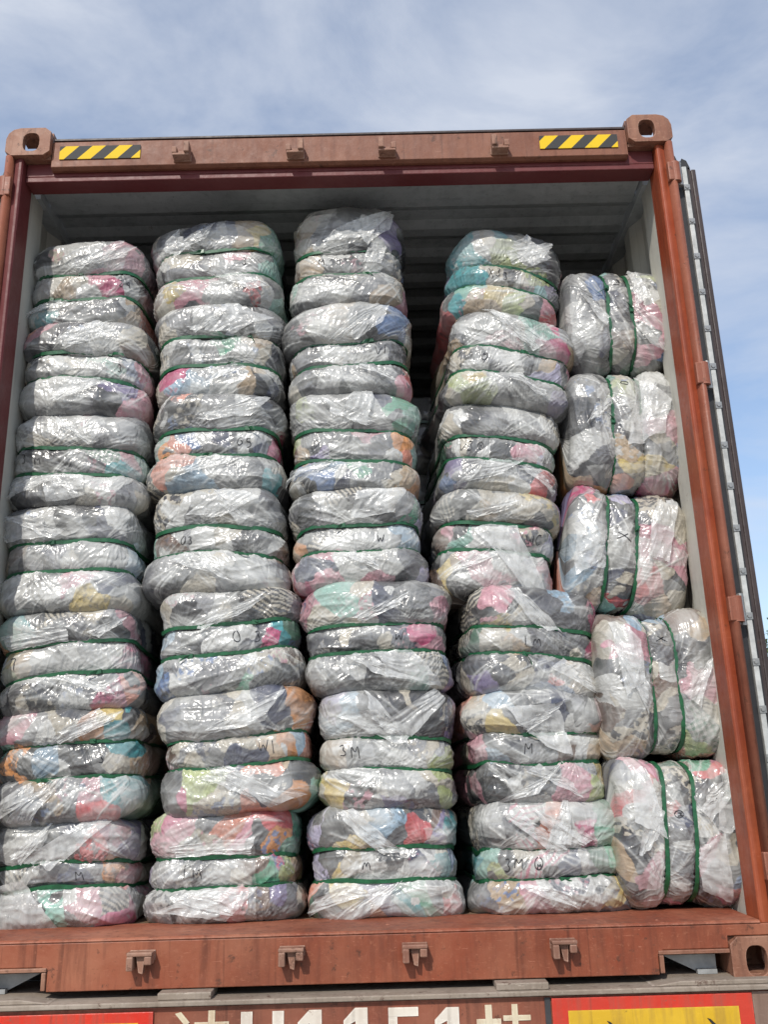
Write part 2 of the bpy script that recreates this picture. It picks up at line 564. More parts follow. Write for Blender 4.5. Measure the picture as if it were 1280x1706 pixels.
def keeper(x, z, flip, low):
    kb = keeper_shape(x, z, flip, low)
    q = 0.84 if low else 0.90
    y0 = 0.0 if low else 0.012
    for v in kb.bm.verts:
        v.co = Vector((x + (v.co.x - x) * q, y0 + (v.co.y - y0) * (q + .06), z + (v.co.z - z) * q))
    return kb
def keeper_shape(x, z, flip, low):
    """welded lock rod keeper: two horns of unequal height on a web"""
    f = -1 if flip else 1
    mb = MB()
    if not low:
        y = 0.012
        mb.box(x - .036, x + .036, y - .006, y + .004, z - .024, z + .008, 0.002)
        mb.box(x - .034, x + .034, y - .042, y - .005, z - .022, z - .012, 0.003)
        a = x + f * .024
        mb.box(a - .011, a + .011, y - .052, y - .005, z - .0125, z + .036, 0.004)
        a = x - f * .026
        mb.box(a - .010, a + .010, y - .044, y - .005, z - .0125, z + .018, 0.004)
        mb.box(x - .016, x + .014, y - .030, y - .005, z - .0115, z + .006, 0.004)
    else:
        y = 0.0
        mb.box(x - .042, x + .042, y - .006, y + .004, z + .002, z + .034, 0.002)
        mb.box(x - .042, x + .042, y - .052, y - .005, z + .020, z + .033, 0.004)
        a = x - .030
        mb.box(a - .011, a + .011, y - .056, y - .005, z - .022, z + .0205, 0.004)
        a = x + .028
        mb.box(a - .012, a + .012, y - .050, y - .005, z - .006, z + .0205, 0.004)
        mb.prism([(x - .014, z + .0195), (x + .014, z + .0195), (x + .009, z - .034), (x - .004, z - .030)], 'y', y - .034, y - .005)
    return mb
for i, x in enumerate((0.643, 1.056, 1.391, 1.803)):
    o = keeper(x, 2.772, i > 1, False).build('lock_keeper', M['keeper'], None)
    o.parent = header

# sill with a slot beside each bottom casting
mb = MB()
x0, x1 = 0.1625, W - .1625
s0, s1 = 0.372, W - .362
pts = [(0.001, 0.150), (0.001, 0.1195), (x0, 0.1195), (x0, 0.088), (s0 - .014, 0.088), (s0, 0.076), (s0, 0.026), (s1, 0.026), (s1, 0.076), (s1 + .014, 0.088), (x1, 0.088), (x1, 0.1195), (W - .001, 0.1195), (W - .001, 0.150)]
mb.prism(pts, 'y', 0.0, 0.016)
sill = part(mb, 'door_sill', M['sill'], bevel=0.003)
mb = MB()
mb.prism([(-0.003, 0.1505), (-0.003, 0.155), (0.004, 0.159), (0.26, 0.167), (0.26, 0.150)], 'x', 0.0655, W - .0655)
o = part(mb, 'threshold_plate', M['threshold'], bevel=0.003)
part(MB().box(0.002, W - .002, 0.0165, 0.258, 0.1205, 0.1495), 'sill_top', M['threshold'])
for x in (s0 - .001, s1 + .001):
    mb = MB()
    a, b = (x - .012, x) if x < 1 else (x, x + .012)
    mb.box(a, b, -0.007, 0.05, 0.030, 0.0755, 0.002)
    q0, q1 = (0.163, s0) if x < 1 else (s1, W - .163)
    mb.box(q0, q1, -0.007, 0.05, 0.077, 0.0875, 0.002)
    o = mb.build('slot_rim', M['casting'], None)
    o.parent = sill
for x in (0.637, 1.054, 1.396, 1.810):
    o = keeper(x, 0.098, False, True).build('lock_keeper', M['keeper'], None)
    o.parent = sill

# corrugated walls, roof, floor and end wall
def corrugated(side):
    ys, off = [0.113], [0.0]
    pat = ((0.072, 0), (0.068, 1), (0.072, 1), (0.068, 0))
    y = 0.20
    ys.append(y); off.append(0)
    while y < LEN - .4:
        for d, o in pat:
            y += d
            ys.append(y); off.append(o)
    mb = MB()
    xi, xo = 0.045, 0.012
    pts_in = [((xi - (xi - xo) * o), yy) for yy, o in zip(ys, off)]
    t = 0.004
    poly = pts_in + [(a - t, b) for a, b in reversed(pts_in)]
    if side > 0:
        poly = [(W - a, b) for a, b in poly]
    # strip of quads instead of one big polygon
    n = len(pts_in)
    for za, zb_ in ((0.1502, 2.745),):
        lo = [mb.bm.verts.new((p[0], p[1], za)) for p in poly]
        hi = [mb.bm.verts.new((p[0], p[1], zb_)) for p in poly]
        m = len(poly)
        for i in range(m):
            j = (i + 1) % m
            mb.bm.faces.new((lo[i], lo[j], hi[j], hi[i]))
        bmesh.ops.recalc_face_normals(mb.bm, faces=mb.bm.faces[:])
    return mb
for sgn in (-1, 1):
    part(corrugated(sgn), 'side_wall', M['wall_in'])
    mb = MB()
    a, b = (0.008, 0.060) if sgn < 0 else (W - .060, W - .008)
    mb.box(a, b, 0.20, LEN - .1, 2.746, 2.842)
    part(mb, 'top_rail', M['roof_in'])
mb = MB()
y = 0.302
prev = None
vs = []
ys = []
pat = ((0.050, 0), (0.045, 1), (0.065, 1), (0.045, 0))
off = []
ys.append(y); off.append(0)
while y < LEN - .4:
    for d, o in pat:
        y += d
        ys.append(y); off.append(o)
for yy, o in zip(ys, off):
    z = 2.780 + (0.016 if o else 0.0)
    vs.append([mb.bm.verts.new((0.061, yy, z)), mb.bm.verts.new((W - .061, yy, z)), mb.bm.verts.new((W - .061, yy, z + .006)), mb.bm.verts.new((0.061, yy, z + .006))])
for a, b in zip(vs[:-1], vs[1:]):
    for i in range(4):
        j = (i + 1) % 4
        mb.bm.faces.new((a[i], a[j], b[j], b[i]))
bmesh.ops.recalc_face_normals(mb.bm, faces=mb.bm.faces[:])
part(mb, 'roof', M['roof_in'])
part(MB().box(0.05, W - .05, 0.262, LEN - .1, 0.02, 0.163), 'floor', M['floor'])
part(MB().box(0.05, W - .05, LEN - .35, LEN - .30, 0.163, 2.79), 'end_wall', M['wall_in'])

# doors folded right round against the outer side walls
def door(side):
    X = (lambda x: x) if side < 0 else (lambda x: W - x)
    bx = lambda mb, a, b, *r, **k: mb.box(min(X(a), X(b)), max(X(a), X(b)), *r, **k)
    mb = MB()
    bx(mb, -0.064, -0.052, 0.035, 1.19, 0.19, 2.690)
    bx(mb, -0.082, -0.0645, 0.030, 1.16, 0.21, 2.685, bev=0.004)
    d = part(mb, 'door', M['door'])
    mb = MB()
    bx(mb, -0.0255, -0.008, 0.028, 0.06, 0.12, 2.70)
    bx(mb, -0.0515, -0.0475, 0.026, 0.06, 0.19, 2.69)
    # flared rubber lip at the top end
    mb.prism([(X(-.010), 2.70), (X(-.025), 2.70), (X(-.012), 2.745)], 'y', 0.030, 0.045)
    mb.prism([(X(-.028), 2.70), (X(-.062), 2.69), (X(-.052), 2.722), (X(-.036), 2.732)], 'y', 0.030, 0.050)
    g = mb.build('door_gasket', M['gasket'], None); g.parent = d
    mb = MB()
    bx(mb, -0.0450, -0.0280, 0.020, 0.060, 0.30, 2.69, bev=0.002)
    s = mb.build('gasket_strip', M['strip'], None); s.parent = d
    first = None
    z = 2.60
    while z > 0.32:
        if first is None:
            mb = MB()
            mb.cyl((X(-.0365), 0.021, z), (X(-.0365), 0.0145, z), 0.0085, 0.0065, 12)
            bx(mb, -0.0472, -0.026, 0.0172, 0.0199, z - .011, z + .011)
            first = mb.build('rivet', M['rivet'], None)
            first.parent = d
        else:
            r = first.copy()
            r.location.z = z - 2.60
            COL.objects.link(r)
        z -= 0.143
    return d
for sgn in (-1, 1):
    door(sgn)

# ------------------------------------------------------------------ trailer below
tr = tag(empty('truck_trailer', (W / 2, 0, -0.9)), 'dusty trailer rear beam with stencilled number and red and yellow warning boards', 'trailer')
def tpart(mb, name, mat, parent=None, bevel=0.0, **k):
    o = mb.build(name, mat, None, None, bevel)
    o.parent = parent or tr
    if parent is None:
        o.matrix_parent_inverse = Matrix.Translation((-W / 2, 0, 0.9))
    return o
tpart(MB().box(-0.06, W + .06, -0.062, 0.30, -0.008, 0.005), 'top_flange', M['trailer'], bevel=0.003)
for a, b in ((0.692, 0.838), (1.614, 1.757)):
    tpart(MB().box(a, b, -0.048, 0.06, 0.0055, 0.0235, 0.003), 'support_pad', M['trailer'])
for sgn in (-1, 1):
    X = (lambda x: x) if sgn < 0 else (lambda x: W - x)
    mb = MB()
    mb.prism([(X(0.40), 0.0055), (X(0.32), 0.017), (X(0.05), 0.017), (X(-.05), 0.0055)], 'y', -0.050, 0.25)
    tpart(mb, 'twistlock_plate', M['trailer'], bevel=0.002)
    mb = MB()
    mb.prism([(X(0.185), 0.066), (X(0.335), 0.066), (X(0.232), 0.0180), (X(0.185), 0.0180)], 'y', 0.060, 0.068)
    mb.box(min(X(.190), X(.245)), max(X(.190), X(.245)), 0.040, 0.0595, 0.0180, 0.030)
    tpart(mb, 'gusset_plate', M['gusset'])
    tpart(MB().box(min(X(.0), X(.6)), max(X(.0), X(.6)), 0.255, 0.259, 0.0180, 0.119), 'dark_slot_backing', M['dark_steel'])  # dark sheet added behind the slot to stand for the shade inside
tpart(MB().box(0.05, W - .05, 0.45, 11.5, -0.30, -0.02), 'main_frame', M['dark_steel'])
tpart(MB().box(-0.04, W + .04, -0.044, -0.020, -0.42, -0.012), 'rear_panel', M['panel'])
tpart(MB().box(1.742, 1.757, -0.0485, -0.0445, -0.42, -0.014), 'panel_seam', M['dark_steel'])
tpart(MB().box(2.306, W + .04, -0.048, -0.0445, -0.42, -0.014), 'side_panel', M['panelside'])
tpart(MB().box(-0.04, 0.684, -0.052, -0.0445, -0.40, -0.0205, 0.001), 'warning_board', M['sign_red'])
s1_ = bpy.data.objects['warning_board']
tpart(MB().box(-0.02, 0.645, -0.0535, -0.0525, -0.37, -0.046), 'yellow_field', M['sign_yellow'], s1_)
o = tpart(MB().box(1.761, 2.304, -0.052, -0.0445, -0.40, -0.0155, 0.001), 'warning_board', M['sign_red'])
tpart(MB().box(1.803, 2.264, -0.0535, -0.0525, -0.37, -0.0465), 'yellow_field', M['sign_yellow'], o)
for cx in (1.915, 2.185):
    mb = MB()
    mb.prism([(cx - .010, -.073), (cx - .001, -.076), (cx + .016, -.092), (cx + .020, -.0995), (cx + .07, -.10), (cx + .07, -.115), (cx + .008, -.1155), (cx + .008, -.22), (cx - .008, -.22), (cx - .008, -.1155), (cx - .07, -.115), (cx - .07, -.10), (cx + .010, -.0995)], 'y', -0.0555, -0.054)
    tpart(mb, 'board_lettering', M['black'], o)
for x, z in ((0.07, -.034), (0.66, -.30), (1.775, -.25)):
    tpart(MB().cyl((x, -.0523, z), (x, -.0575, z), 0.009, 0.007, 12), 'board_bolt', M['rivet'], s1_ if x < 1 else o)
# stencilled registration
def strokes(polys):
    mb = MB()
    for p in polys:
        mb.prism(p, 'y', -0.0462, -0.0442)
    return mb
def rect(a, b, c, d):
    return [(a, c), (b, c), (b, d), (a, d)]
T = -0.028
tpart(strokes([
    [(0.742, T), (0.758, T + .004), (0.782, T - .022), (0.770, T - .030)],
    [(0.735, T - .05), (0.752, T - .045), (0.772, T - .070), (0.760, T - .078)],
    [(0.738, T - .17), (0.772, T - .10), (0.785, T - .106), (0.755, T - .176)],
    rect(0.832, 0.850, T - .19, T + .006), rect(0.795, 0.8315, T - .036, T - .022), rect(0.8505, 0.888, T - .036, T - .022),
    rect(0.795, 0.8315, T - .066, T - .053), rect(0.8505, 0.885, T - .066, T - .053),
    rect(0.788, 0.8315, T - .105, T - .092), rect(0.8505, 0.895, T - .105, T - .092),
    rect(0.788, 0.8315, T - .145, T - .132), rect(0.8505, 0.895, T - .145, T - .132)]), 'stencilled_character', M['letter_old'])
tpart(strokes([rect(0.920, 0.951, T - .17, T), rect(1.005, 1.036, T - .17, T), rect(0.920, 1.036, T - .20, T - .1705)]), 'stencilled_character', M['letter'])
def one(a, b, t):
    return [[(a, t - .028), (b - .034, t + .002), (b, t + .002), (b, t - .2), (b - .033, t - .2), (b - .033, t - .030), (a, t - .045)]]
tpart(strokes(one(1.073, 1.138, -.030)), 'stencilled_character', M['letter'])
tpart(strokes(one(1.197, 1.262, -.028)), 'stencilled_character', M['letter'])
tpart(strokes([rect(1.318, 1.399, T - .022, T), rect(1.318, 1.342, T - .095, T - .0225), rect(1.3425, 1.385, T - .095, T - .072), rect(1.376, 1.402, T - .18, T - .0955), rect(1.318, 1.402, T - .20, T - .1805)]), 'stencilled_character', M['letter'])
tpart(strokes(one(1.443, 1.509, -.033)), 'stencilled_character', M['letter'])
tpart(strokes([rect(1.580, 1.598, T - .2, T), rect(1.556, 1.5795, T - .048, T - .034), rect(1.5985, 1.622, T - .048, T - .034), rect(1.556, 1.5795, T - .11, T - .096), rect(1.5985, 1.622, T - .10, T - .086),
    rect(1.652, 1.668, T - .19, T), rect(1.628, 1.6515, T - .040, T - .027), rect(1.6685, 1.702, T - .040, T - .027), rect(1.625, 1.6515, T - .085, T - .072), rect(1.6685, 1.705, T - .085, T - .072),
    rect(1.628, 1.6515, T - .135, T - .122), rect(1.6685, 1.702, T - .135, T - .122), rect(1.62, 1.6515, T - .185, T - .172), rect(1.6685, 1.708, T - .185, T - .172)]), 'stencilled_character', M['letter_old'])
# wheels and axle under the frame
for sgn in (-1, 1):
    X = 0.25 if sgn < 0 else W - .25
    mb = MB()
    mb.cyl((X - .14, 1.3, -0.80), (X + .14, 1.3, -0.80), 0.50, 0.50, 40)
    tpart(mb, 'wheel', M['gasket'], bevel=0.03)
tpart(MB().cyl((0.4, 1.3, -0.80), (W - .4, 1.3, -0.80), 0.07, 0.07, 20), 'axle', M['dark_steel'])

# ------------------------------------------------------------------ tree far behind, beside the open door
def tree(loc, h, rc, seed):
    rnd = random.Random(seed)
    t = tag(empty('tree', loc), 'bushy green tree far behind, at the edge of the open container door', 'tree')
    mb = MB()
    mb.cyl((0, 0, -.1), (0.1, 0, h * .45), 0.22, 0.14, 14)
    limbs = []
    for i in range(9):
        a = i * 2.4
        z0 = h * (.35 + .03 * i)
        e = Vector((math.cos(a) * rc * .6, math.sin(a) * rc * .6, z0 + h * .28))
        mb.cyl((0.08, 0, z0), e, 0.09, 0.025, 8)
        limbs.append(e)
    tk = mb.build('trunk', M['bark'], None); tk.parent = t
    rng = np.random.default_rng(seed)
    n = 15000
    cl = np.array([[rng.normal(0, rc * .45), rng.normal(0, rc * .45), h * .66 + rng.normal(0, h * .15)] for _ in range(60)] + [list(e) for e in limbs])
    cl[:, 2] = np.clip(cl[:, 2], h * .36, h * .97)
    c = cl[rng.integers(0, len(cl), n)] + rng.normal(0, rc * .14, (n, 3))
    a = rng.normal(size=(n, 3)); a /= np.linalg.norm(a, axis=1)[:, None]
    b = np.cross(a, rng.normal(size=(n, 3))); b /= np.linalg.norm(b, axis=1)[:, None]
    sz = rng.uniform(.05, .11, (n, 1))
    V = np.stack([c - a * sz, c + b * sz * .5, c + a * sz, c - b * sz * .5], 1).reshape(-1, 3)
    F = np.arange(n * 4).reshape(-1, 4)
    cr = np_mesh('crown', V, F, M['leaf'], None, False)
    cr.parent = t
tree((17.7, 36.0, -1.3), 8.2, 3.0, 5)
#BALES
# ------------------------------------------------------------------ bales
_TAB = {}
def vnoise(x, y, seed):
    """value noise in [0,1] on numpy arrays"""
    if seed not in _TAB:
        _TAB[seed] = np.random.default_rng(seed).random((128, 128))
    T_ = _TAB[seed]
    x = np.asarray(x, float); y = np.asarray(y, float)
    xi = np.floor(x).astype(int); yi = np.floor(y).astype(int)
    fx = x - xi; fy = y - yi
    fx = fx * fx * fx * (fx * (fx * 6 - 15) + 10); fy = fy * fy * fy * (fy * (fy * 6 - 15) + 10)
    x0 = xi & 127; x1 = (xi + 1) & 127; y0 = yi & 127; y1 = (yi + 1) & 127
    return (T_[x0, y0] * (1 - fx) + T_[x1, y0] * fx) * (1 - fy) + (T_[x0, y1] * (1 - fx) + T_[x1, y1] * fx) * fy
def fbm(x, y, seed, octv=4, gain=0.5):
    s = 0; a = 1; t = 0
    for i in range(octv):
        s = s + a * vnoise(x * 2 ** i + 17 * i, y * 2 ** i + 31 * i, seed + i % 5); t += a; a *= gain
    return s / t
def ridge(n, p=2.0):
    return np.clip(1 - np.abs(2 * n - 1) * 1.25, 0, 1) ** p

PAL = dict(w=(.40, .40, .385), v=(.37, .335, .27), l=(.18, .18, .185), g=(.075, .075, .085), d=(.028, .028, .034), k=(.013, .013, .016),
    b=(.08, .14, .28), c=(.20, .29, .37), n=(.020, .026, .065), t=(.035, .22, .24), m=(.17, .34, .28), e=(.030, .22, .12), f=(.04, .11, .07),
    r=(.40, .045, .05), p=(.42, .19, .23), x=(.38, .045, .13), o=(.48, .20, .06), y=(.45, .34, .11), a=(.33, .24, .15), u=(.16, .13, .24),
    q=(.30, .28, .40), z=(.10, .055, .035), h=(.27, .31, .12), s=(.48, .18, .12))
PAT = dict(S=('v', 'k'), C=('w', 'f'), L=('v', 'd'), P=('w', 'p'))

FONT = {
 'M': [[(0, 0), (.05, 1), (.4, .35), (.75, 1), (.85, 0)]], 'W': [[(0, 1), (.2, 0), (.45, .7), (.7, 0), (.95, 1)]],
 'm': [[(0, .2), (.2, .8), (.35, .75), (.45, .35), (.6, .8), (.75, .75), (1, .1)]],
 '3': [[(.05, .9), (.45, 1), (.6, .8), (.3, .55), (.65, .35), (.5, .02), (0, .1)]], '1': [[(.2, 0), (.25, 1)]],
 '0': [[(.5, 1), (.1, .8), (0, .4), (.2, .02), (.6, 0), (.8, .4), (.75, .85), (.5, 1)]],
 '5': [[(.7, 1), (.15, 1), (.1, .6), (.6, .55), (.6, .1), (.05, 0)]], 'V': [[(0, 1), (.4, 0), (.95, .9)]], 'X': [[(0, 1), (.8, 0)], [(.8, 1), (0, 0)]],
 '2': [[(.05, .8), (.35, 1), (.6, .75), (.1, .05), (.7, 0)]], '4': [[(.5, 1), (.05, .4), (.75, .4)], [(.5, .7), (.5, 0)]],
 '7': [[(0, .95), (.7, 1), (.3, 0)]], 'G': [[(.7, .85), (.3, 1), (0, .5), (.3, 0), (.75, .2), (.75, .5), (.4, .5)]],
 'C': [[(.75, .9), (.3, 1), (0, .5), (.3, 0), (.75, .15)]], ' ': [],
 '@': [[(.5, 1), (.1, .85), (0, .45), (.2, .05), (.6, 0), (.95, .35), (.9, .8), (.5, 1)], [(.3, .25), (.35, .75), (.5, .45), (.65, .75), (.7, .25)]],
}

def bale(center, wid, hei, rot, fr, strings, label, writing=(), flaps=(), seed=0, depth=0.72, step=0.0023, endpuff=1.0, group='plastic-wrapped bales at the container door', name='clothes_bale', filmbase=0.30):
    rng = np.random.default_rng(1000 + seed)
    a, b, rc = wid / 2 - .005, depth / 2, rng.uniform(.095, .122)
    H = hei
    # --- perimeter samples, s = 0 at the front centre, positive to the right
    f0 = a - rc
    arc = rc * math.pi / 2
    s1 = f0 + arc
    sd = 2 * (b - rc)
    s2 = s1 + sd
    half = s2 + arc + f0
    pos_s = np.concatenate([np.arange(0, s1, step), np.arange(s1, s1 + .16, step * 2.2), np.arange(s1 + .16, half - .01, .035), [half]])
    s = np.concatenate([-pos_s[:0:-1], pos_s])[1:]
    def ring(sv):
        sa = np.abs(sv); sg = np.where(sv < 0, -1.0, 1.0)
        x = np.empty_like(sa); y = np.empty_like(sa); nx = np.empty_like(sa); ny = np.empty_like(sa)
        m = sa <= f0; x[m] = sa[m]; y[m] = -b; nx[m] = 0; ny[m] = -1
        m = (sa > f0) & (sa <= s1); t = (sa[m] - f0) / rc
        nx[m] = np.sin(t); ny[m] = -np.cos(t); x[m] = f0 + rc * np.sin(t); y[m] = -b + rc - rc * np.cos(t)
        m = (sa > s1) & (sa <= s2); x[m] = a; y[m] = -b + rc + (sa[m] - s1); nx[m] = 1; ny[m] = 0
        m = (sa > s2) & (sa <= s2 + arc); t = (sa[m] - s2) / rc
        nx[m] = np.cos(t); ny[m] = np.sin(t); x[m] = a - rc + rc * np.cos(t); y[m] = b - rc + rc * np.sin(t)
        m = sa > s2 + arc; x[m] = a - rc - (sa[m] - s2 - arc); y[m] = b; nx[m] = 0; ny[m] = 1
        x = x * sg; nx = nx * sg
        y = y - np.where(sa < s1, 0.018 * np.cos(np.clip(x / a, -1, 1) * math.pi / 2), 0)
        return x, y, nx, ny
    # --- profile rows: three bulges between the straps
    zb = [0, fr[0] * H, fr[1] * H, H]
    de = 0.078 * endpuff
    dl = [(de, .037), (.031, .031), (.037, de)]
    Z, INS, NZ, BI = [], [], [], []
    for i in range(3):
        z0, z1 = zb[i], zb[i + 1]
        n = max(12, int((z1 - z0) * 1.25 / step))
        th = np.linspace(-math.pi / 2, math.pi / 2, n + 1)
        if i: th = th[1:]
        p = 2.4
        tau = np.sign(np.sin(th)) * np.abs(np.sin(th)) ** (2 / p)
        cs = np.abs(np.cos(th)) ** (2 / p)
        dd = np.where(th < 0, dl[i][0], dl[i][1])
        Z.append((z0 + z1) / 2 + tau * (z1 - z0) / 2)
        INS.append(dd * (1 - cs) + (0.010 if i == 1 else 0.0) * 1.0)
        NZ.append(np.sin(th) * .9)
        BI.append(np.full(len(th), i))
    Z = np.concatenate(Z); INS = np.concatenate(INS); NZ = np.concatenate(NZ); BI = np.concatenate(BI)
    # smooth the step between bulges
    k = np.ones(3) / 3
    INS[1:-1] = np.convolve(INS, k, 'same')[1:-1]
    x, y, nx, ny = ring(s)
    SS, ZZ = np.meshgrid(s, Z)
    BB = np.repeat(BI[:, None], len(s), 1)
    ins = np.repeat(INS[:, None], len(s), 1)
    nz = np.repeat(NZ[:, None], len(s), 1)
    sx = 7000 + seed * 13
    # low relief of clothes inside
    lump = (fbm(SS / .13 + 40, ZZ / .085 + BB * 9, sx, 2) - .5) * .022 + (fbm(SS / .06, ZZ / .035 + BB * 5, sx + 1, 2) - .5) * .004
    # crinkles: fans that start at gather points on the straps plus long slanting streaks
    fan = np.zeros_like(SS)
    for i in range(3):
        m = BB == i
        g = []
        if i == 0: g = [(rng.uniform(-f0, f0), zb[1]) for _ in range(2)] + [(rng.uniform(-f0, f0), zb[0] + .01)]
        if i == 1: g = [(rng.uniform(-f0, f0), zb[1]), (rng.uniform(-f0, f0), zb[2])]
        if i == 2: g = [(rng.uniform(-f0, f0), zb[2]) for _ in range(2)] + [(rng.choice([-1, 1]) * s1, (zb[2] + zb[3]) / 2)]
        for j, (gs, gz) in enumerate(g):
            dx = SS[m] - gs; dz = (ZZ[m] - gz) * 1.25
            r = np.hypot(dx, dz) + 1e-4
            t = np.arctan2(np.abs(dz), dx)
            nn = vnoise(t * rng.uniform(6, 10) + 50 + .8 * vnoise(r * 14, t * 2, sx + 2), np.log(r) * 1.3 + 40 + j * 7, sx + 3 + j)
            n2 = vnoise(t * 19 + 20, np.log(r) * 1.8 + 20, sx + 4)
            fan[m] += (ridge(nn, 2.2) + .6 * ridge(n2, 2.5)) * np.exp(-r / .12) * np.clip(r / .02, 0, 1)
    stk = np.zeros_like(SS)
    for i in range(3):
        m = BB == i
        for q in range(3):
            an = rng.uniform(-.6, .6)
            u_ = SS[m] * math.cos(an) + ZZ[m] * math.sin(an); v_ = -SS[m] * math.sin(an) + ZZ[m] * math.cos(an)
            w_ = (fbm(SS[m] / .11, ZZ[m] / .11, sx + 9 + q, 2) - .5) * .05
            nn = vnoise(u_ / rng.uniform(.10, .20) + 30, (v_ + w_) / rng.uniform(.009, .020) + 90, sx + 6 + q)
            msk = np.clip((fbm(SS[m] / .16 + 5 * q, ZZ[m] / .08 + 3, sx + 12 + q, 2) - .42) * 5, 0, 1)
            stk[m] += ridge(nn, 2.4) * msk
    ds = np.minimum(np.abs(ZZ - zb[1]), np.abs(ZZ - zb[2]))
    pin = (vnoise(SS / .011 + 70, BB * 3 + ZZ / .05, sx + 8) - .5) * np.exp(-ds / .016) * .007
    # taut straight creases that run out from where the film is gathered
    crease = np.zeros_like(SS)
    fr_m = np.abs(SS) < s1 + .10
    Sf, Zf, Bf = SS[fr_m], ZZ[fr_m], BB[fr_m]
    cf = np.zeros_like(Sf)
    for i in range(3):
        mb_ = Bf == i
        Si, Zi = Sf[mb_], Zf[mb_]
        ci_ = np.zeros_like(Si)
        hb = zb[i + 1] - zb[i]
        for gq in range(5 if i != 1 else 3):
            gs = rng.uniform(-s1, s1)
            if i == 1: gz = zb[rng.integers(1, 3)]
            else: gz = (zb[1] if i == 0 else zb[2]) if rng.random() < .7 else rng.uniform(zb[i], zb[i + 1])
            side = rng.choice([-1, 1])
            mid_a = rng.uniform(.10, .75) * (1 if i == 2 or (i == 1 and gz == zb[1]) else -1)
            spread = rng.uniform(.12, .5)
            for q in range(rng.integers(4, 10)):
                an = mid_a + rng.uniform(-spread, spread)
                ux, uz = side * math.cos(an), math.sin(an)
                st0 = rng.uniform(0, .035); ln_ = rng.uniform(.05, .22)
                ox, oz = gs + rng.normal(0, .008), gz + rng.normal(0, .004)
                al = (Si - ox) * ux + (Zi - oz) * uz
                bend = rng.uniform(-.6, .6)
                pe = -(Si - ox) * uz + (Zi - oz) * ux + bend * al * (al - ln_) 
                tt = (al - st0) / ln_
                wq = rng.uniform(.0015, .0048) * np.clip(.5 + tt, .5, 1.2)
                e_ = np.exp(-(pe / wq) ** 2) * np.clip(tt * 8, 0, 1) * np.clip((1 - tt) * 3, 0, 1)
                ci_ = np.maximum(ci_, e_ * rng.uniform(.35, 1))
        cf[mb_] = ci_
    crease[fr_m] = cf
    ba = rng.uniform(-.5, .5)
    bu = SS * math.cos(ba) + ZZ * math.sin(ba); bv_ = -SS * math.sin(ba) + ZZ * math.cos(ba)
    brd = ridge(vnoise(bu / .17 + 12, (bv_ + .03 * vnoise(SS / .1, ZZ / .1, sx + 2)) / .034 + 44 + BB * 3, sx + 16), 1.3)
    hgt = lump + fan * .0022 + stk * .0014 + pin + crease * .0021 + brd * .0048
    hgt *= np.clip(1.2 - (np.abs(SS) - s1) / .3, .25, 1)
    # seam wander of the straps
    wav = .011 * (fbm(SS / .18 + 11, SS * 0 + 3, sx + 10, 2) - .5) * 2
    nn_ = np.sqrt(np.clip(1 - nz ** 2, 0.05, 1))
    bw = [rng.uniform(-.012, .008), rng.uniform(-.010, .004), rng.uniform(-.012, .008)]
    lop = np.select([BB == 0, BB == 1, BB == 2], bw) + rng.uniform(-.010, .010) * np.sign(SS) * np.clip(np.abs(SS) / s1, 0, 1) + .022 * (vnoise(SS / .16 + 60, ZZ / .12 + 9, sx + 13) - .5)
    off = -ins + hgt * nn_ + lop * nn_
    PX = x[None] + nx[None] * off; PY = y[None] + ny[None] * off
    sag = -.016 * rng.uniform(.2, 1.0) * np.clip(np.abs(SS) / s1, 0, 1) ** 2.5
    PZ = ZZ + wav * np.sin(math.pi * ZZ / H) + hgt * nz * .8 + sag
    hull = -np.minimum(ins, np.where(BB == 1, .004, ins * np.where(((BB == 0) & (nz > 0)) | ((BB == 2) & (nz < 0)), .25, 1)))
    HX = x[None] + nx[None] * hull; HY = y[None] + ny[None] * hull
    nr, nc = SS.shape
    G = np.stack([PX, PY, PZ], -1)
    HU = np.stack([HX, HY, PZ], -1)
    # --- cloth colours: warped cells seeded from the colour strings
    seeds = []
    for i in range(3):
        st = strings[2 - i].replace(' ', '')
        n = len(st)
        for c, ch in enumerate(st):
            if ch in 'wl' and rng.random() < .46: ch = 'lgdddkgnkg'[rng.integers(0, 10)]
            elif ch == 'v' and rng.random() < .2: ch = 'agz'[rng.integers(0, 3)]
            seeds.append((-s1 + (c + .5 + rng.uniform(-.2, .2)) / n * 2 * s1, zb[i] + (zb[i + 1] - zb[i]) * rng.uniform(.15, .85), ch, i, rng.uniform(.95, 1.35) * (1.15 if ch not in 'wvl' else .9)))
        for _ in range(4):
            ps = rng.uniform(-s1, s1)
            base = st[int(np.clip((ps + s1) / (2 * s1) * n + rng.uniform(-1, 1), 0, n - 1))] if rng.random() < .5 else 'lgdkvgdkdw'[rng.integers(0, 10)]
            seeds.append((ps, rng.uniform(zb[i], zb[i + 1]), base, i, rng.uniform(.55, .95)))
        for _ in range(5):
            for sg in (-1, 1):
                ch = st[0] if sg < 0 else st[-1]
                seeds.append((sg * rng.uniform(s1, half), rng.uniform(zb[i], zb[i + 1]), ch if rng.random() < .6 else 'wgdlv'[rng.integers(0, 5)], i, 1.0))
    wx = SS + (fbm(SS / .07 + 3, ZZ / .07, sx + 14, 3) - .5) * .07
    wz = ZZ + (fbm(SS / .07 + 60, ZZ / .07, sx + 15, 3) - .5) * .06
    best = np.full(SS.shape, 9.); colr = np.zeros(SS.shape + (3,)); idx = np.zeros(SS.shape, int)
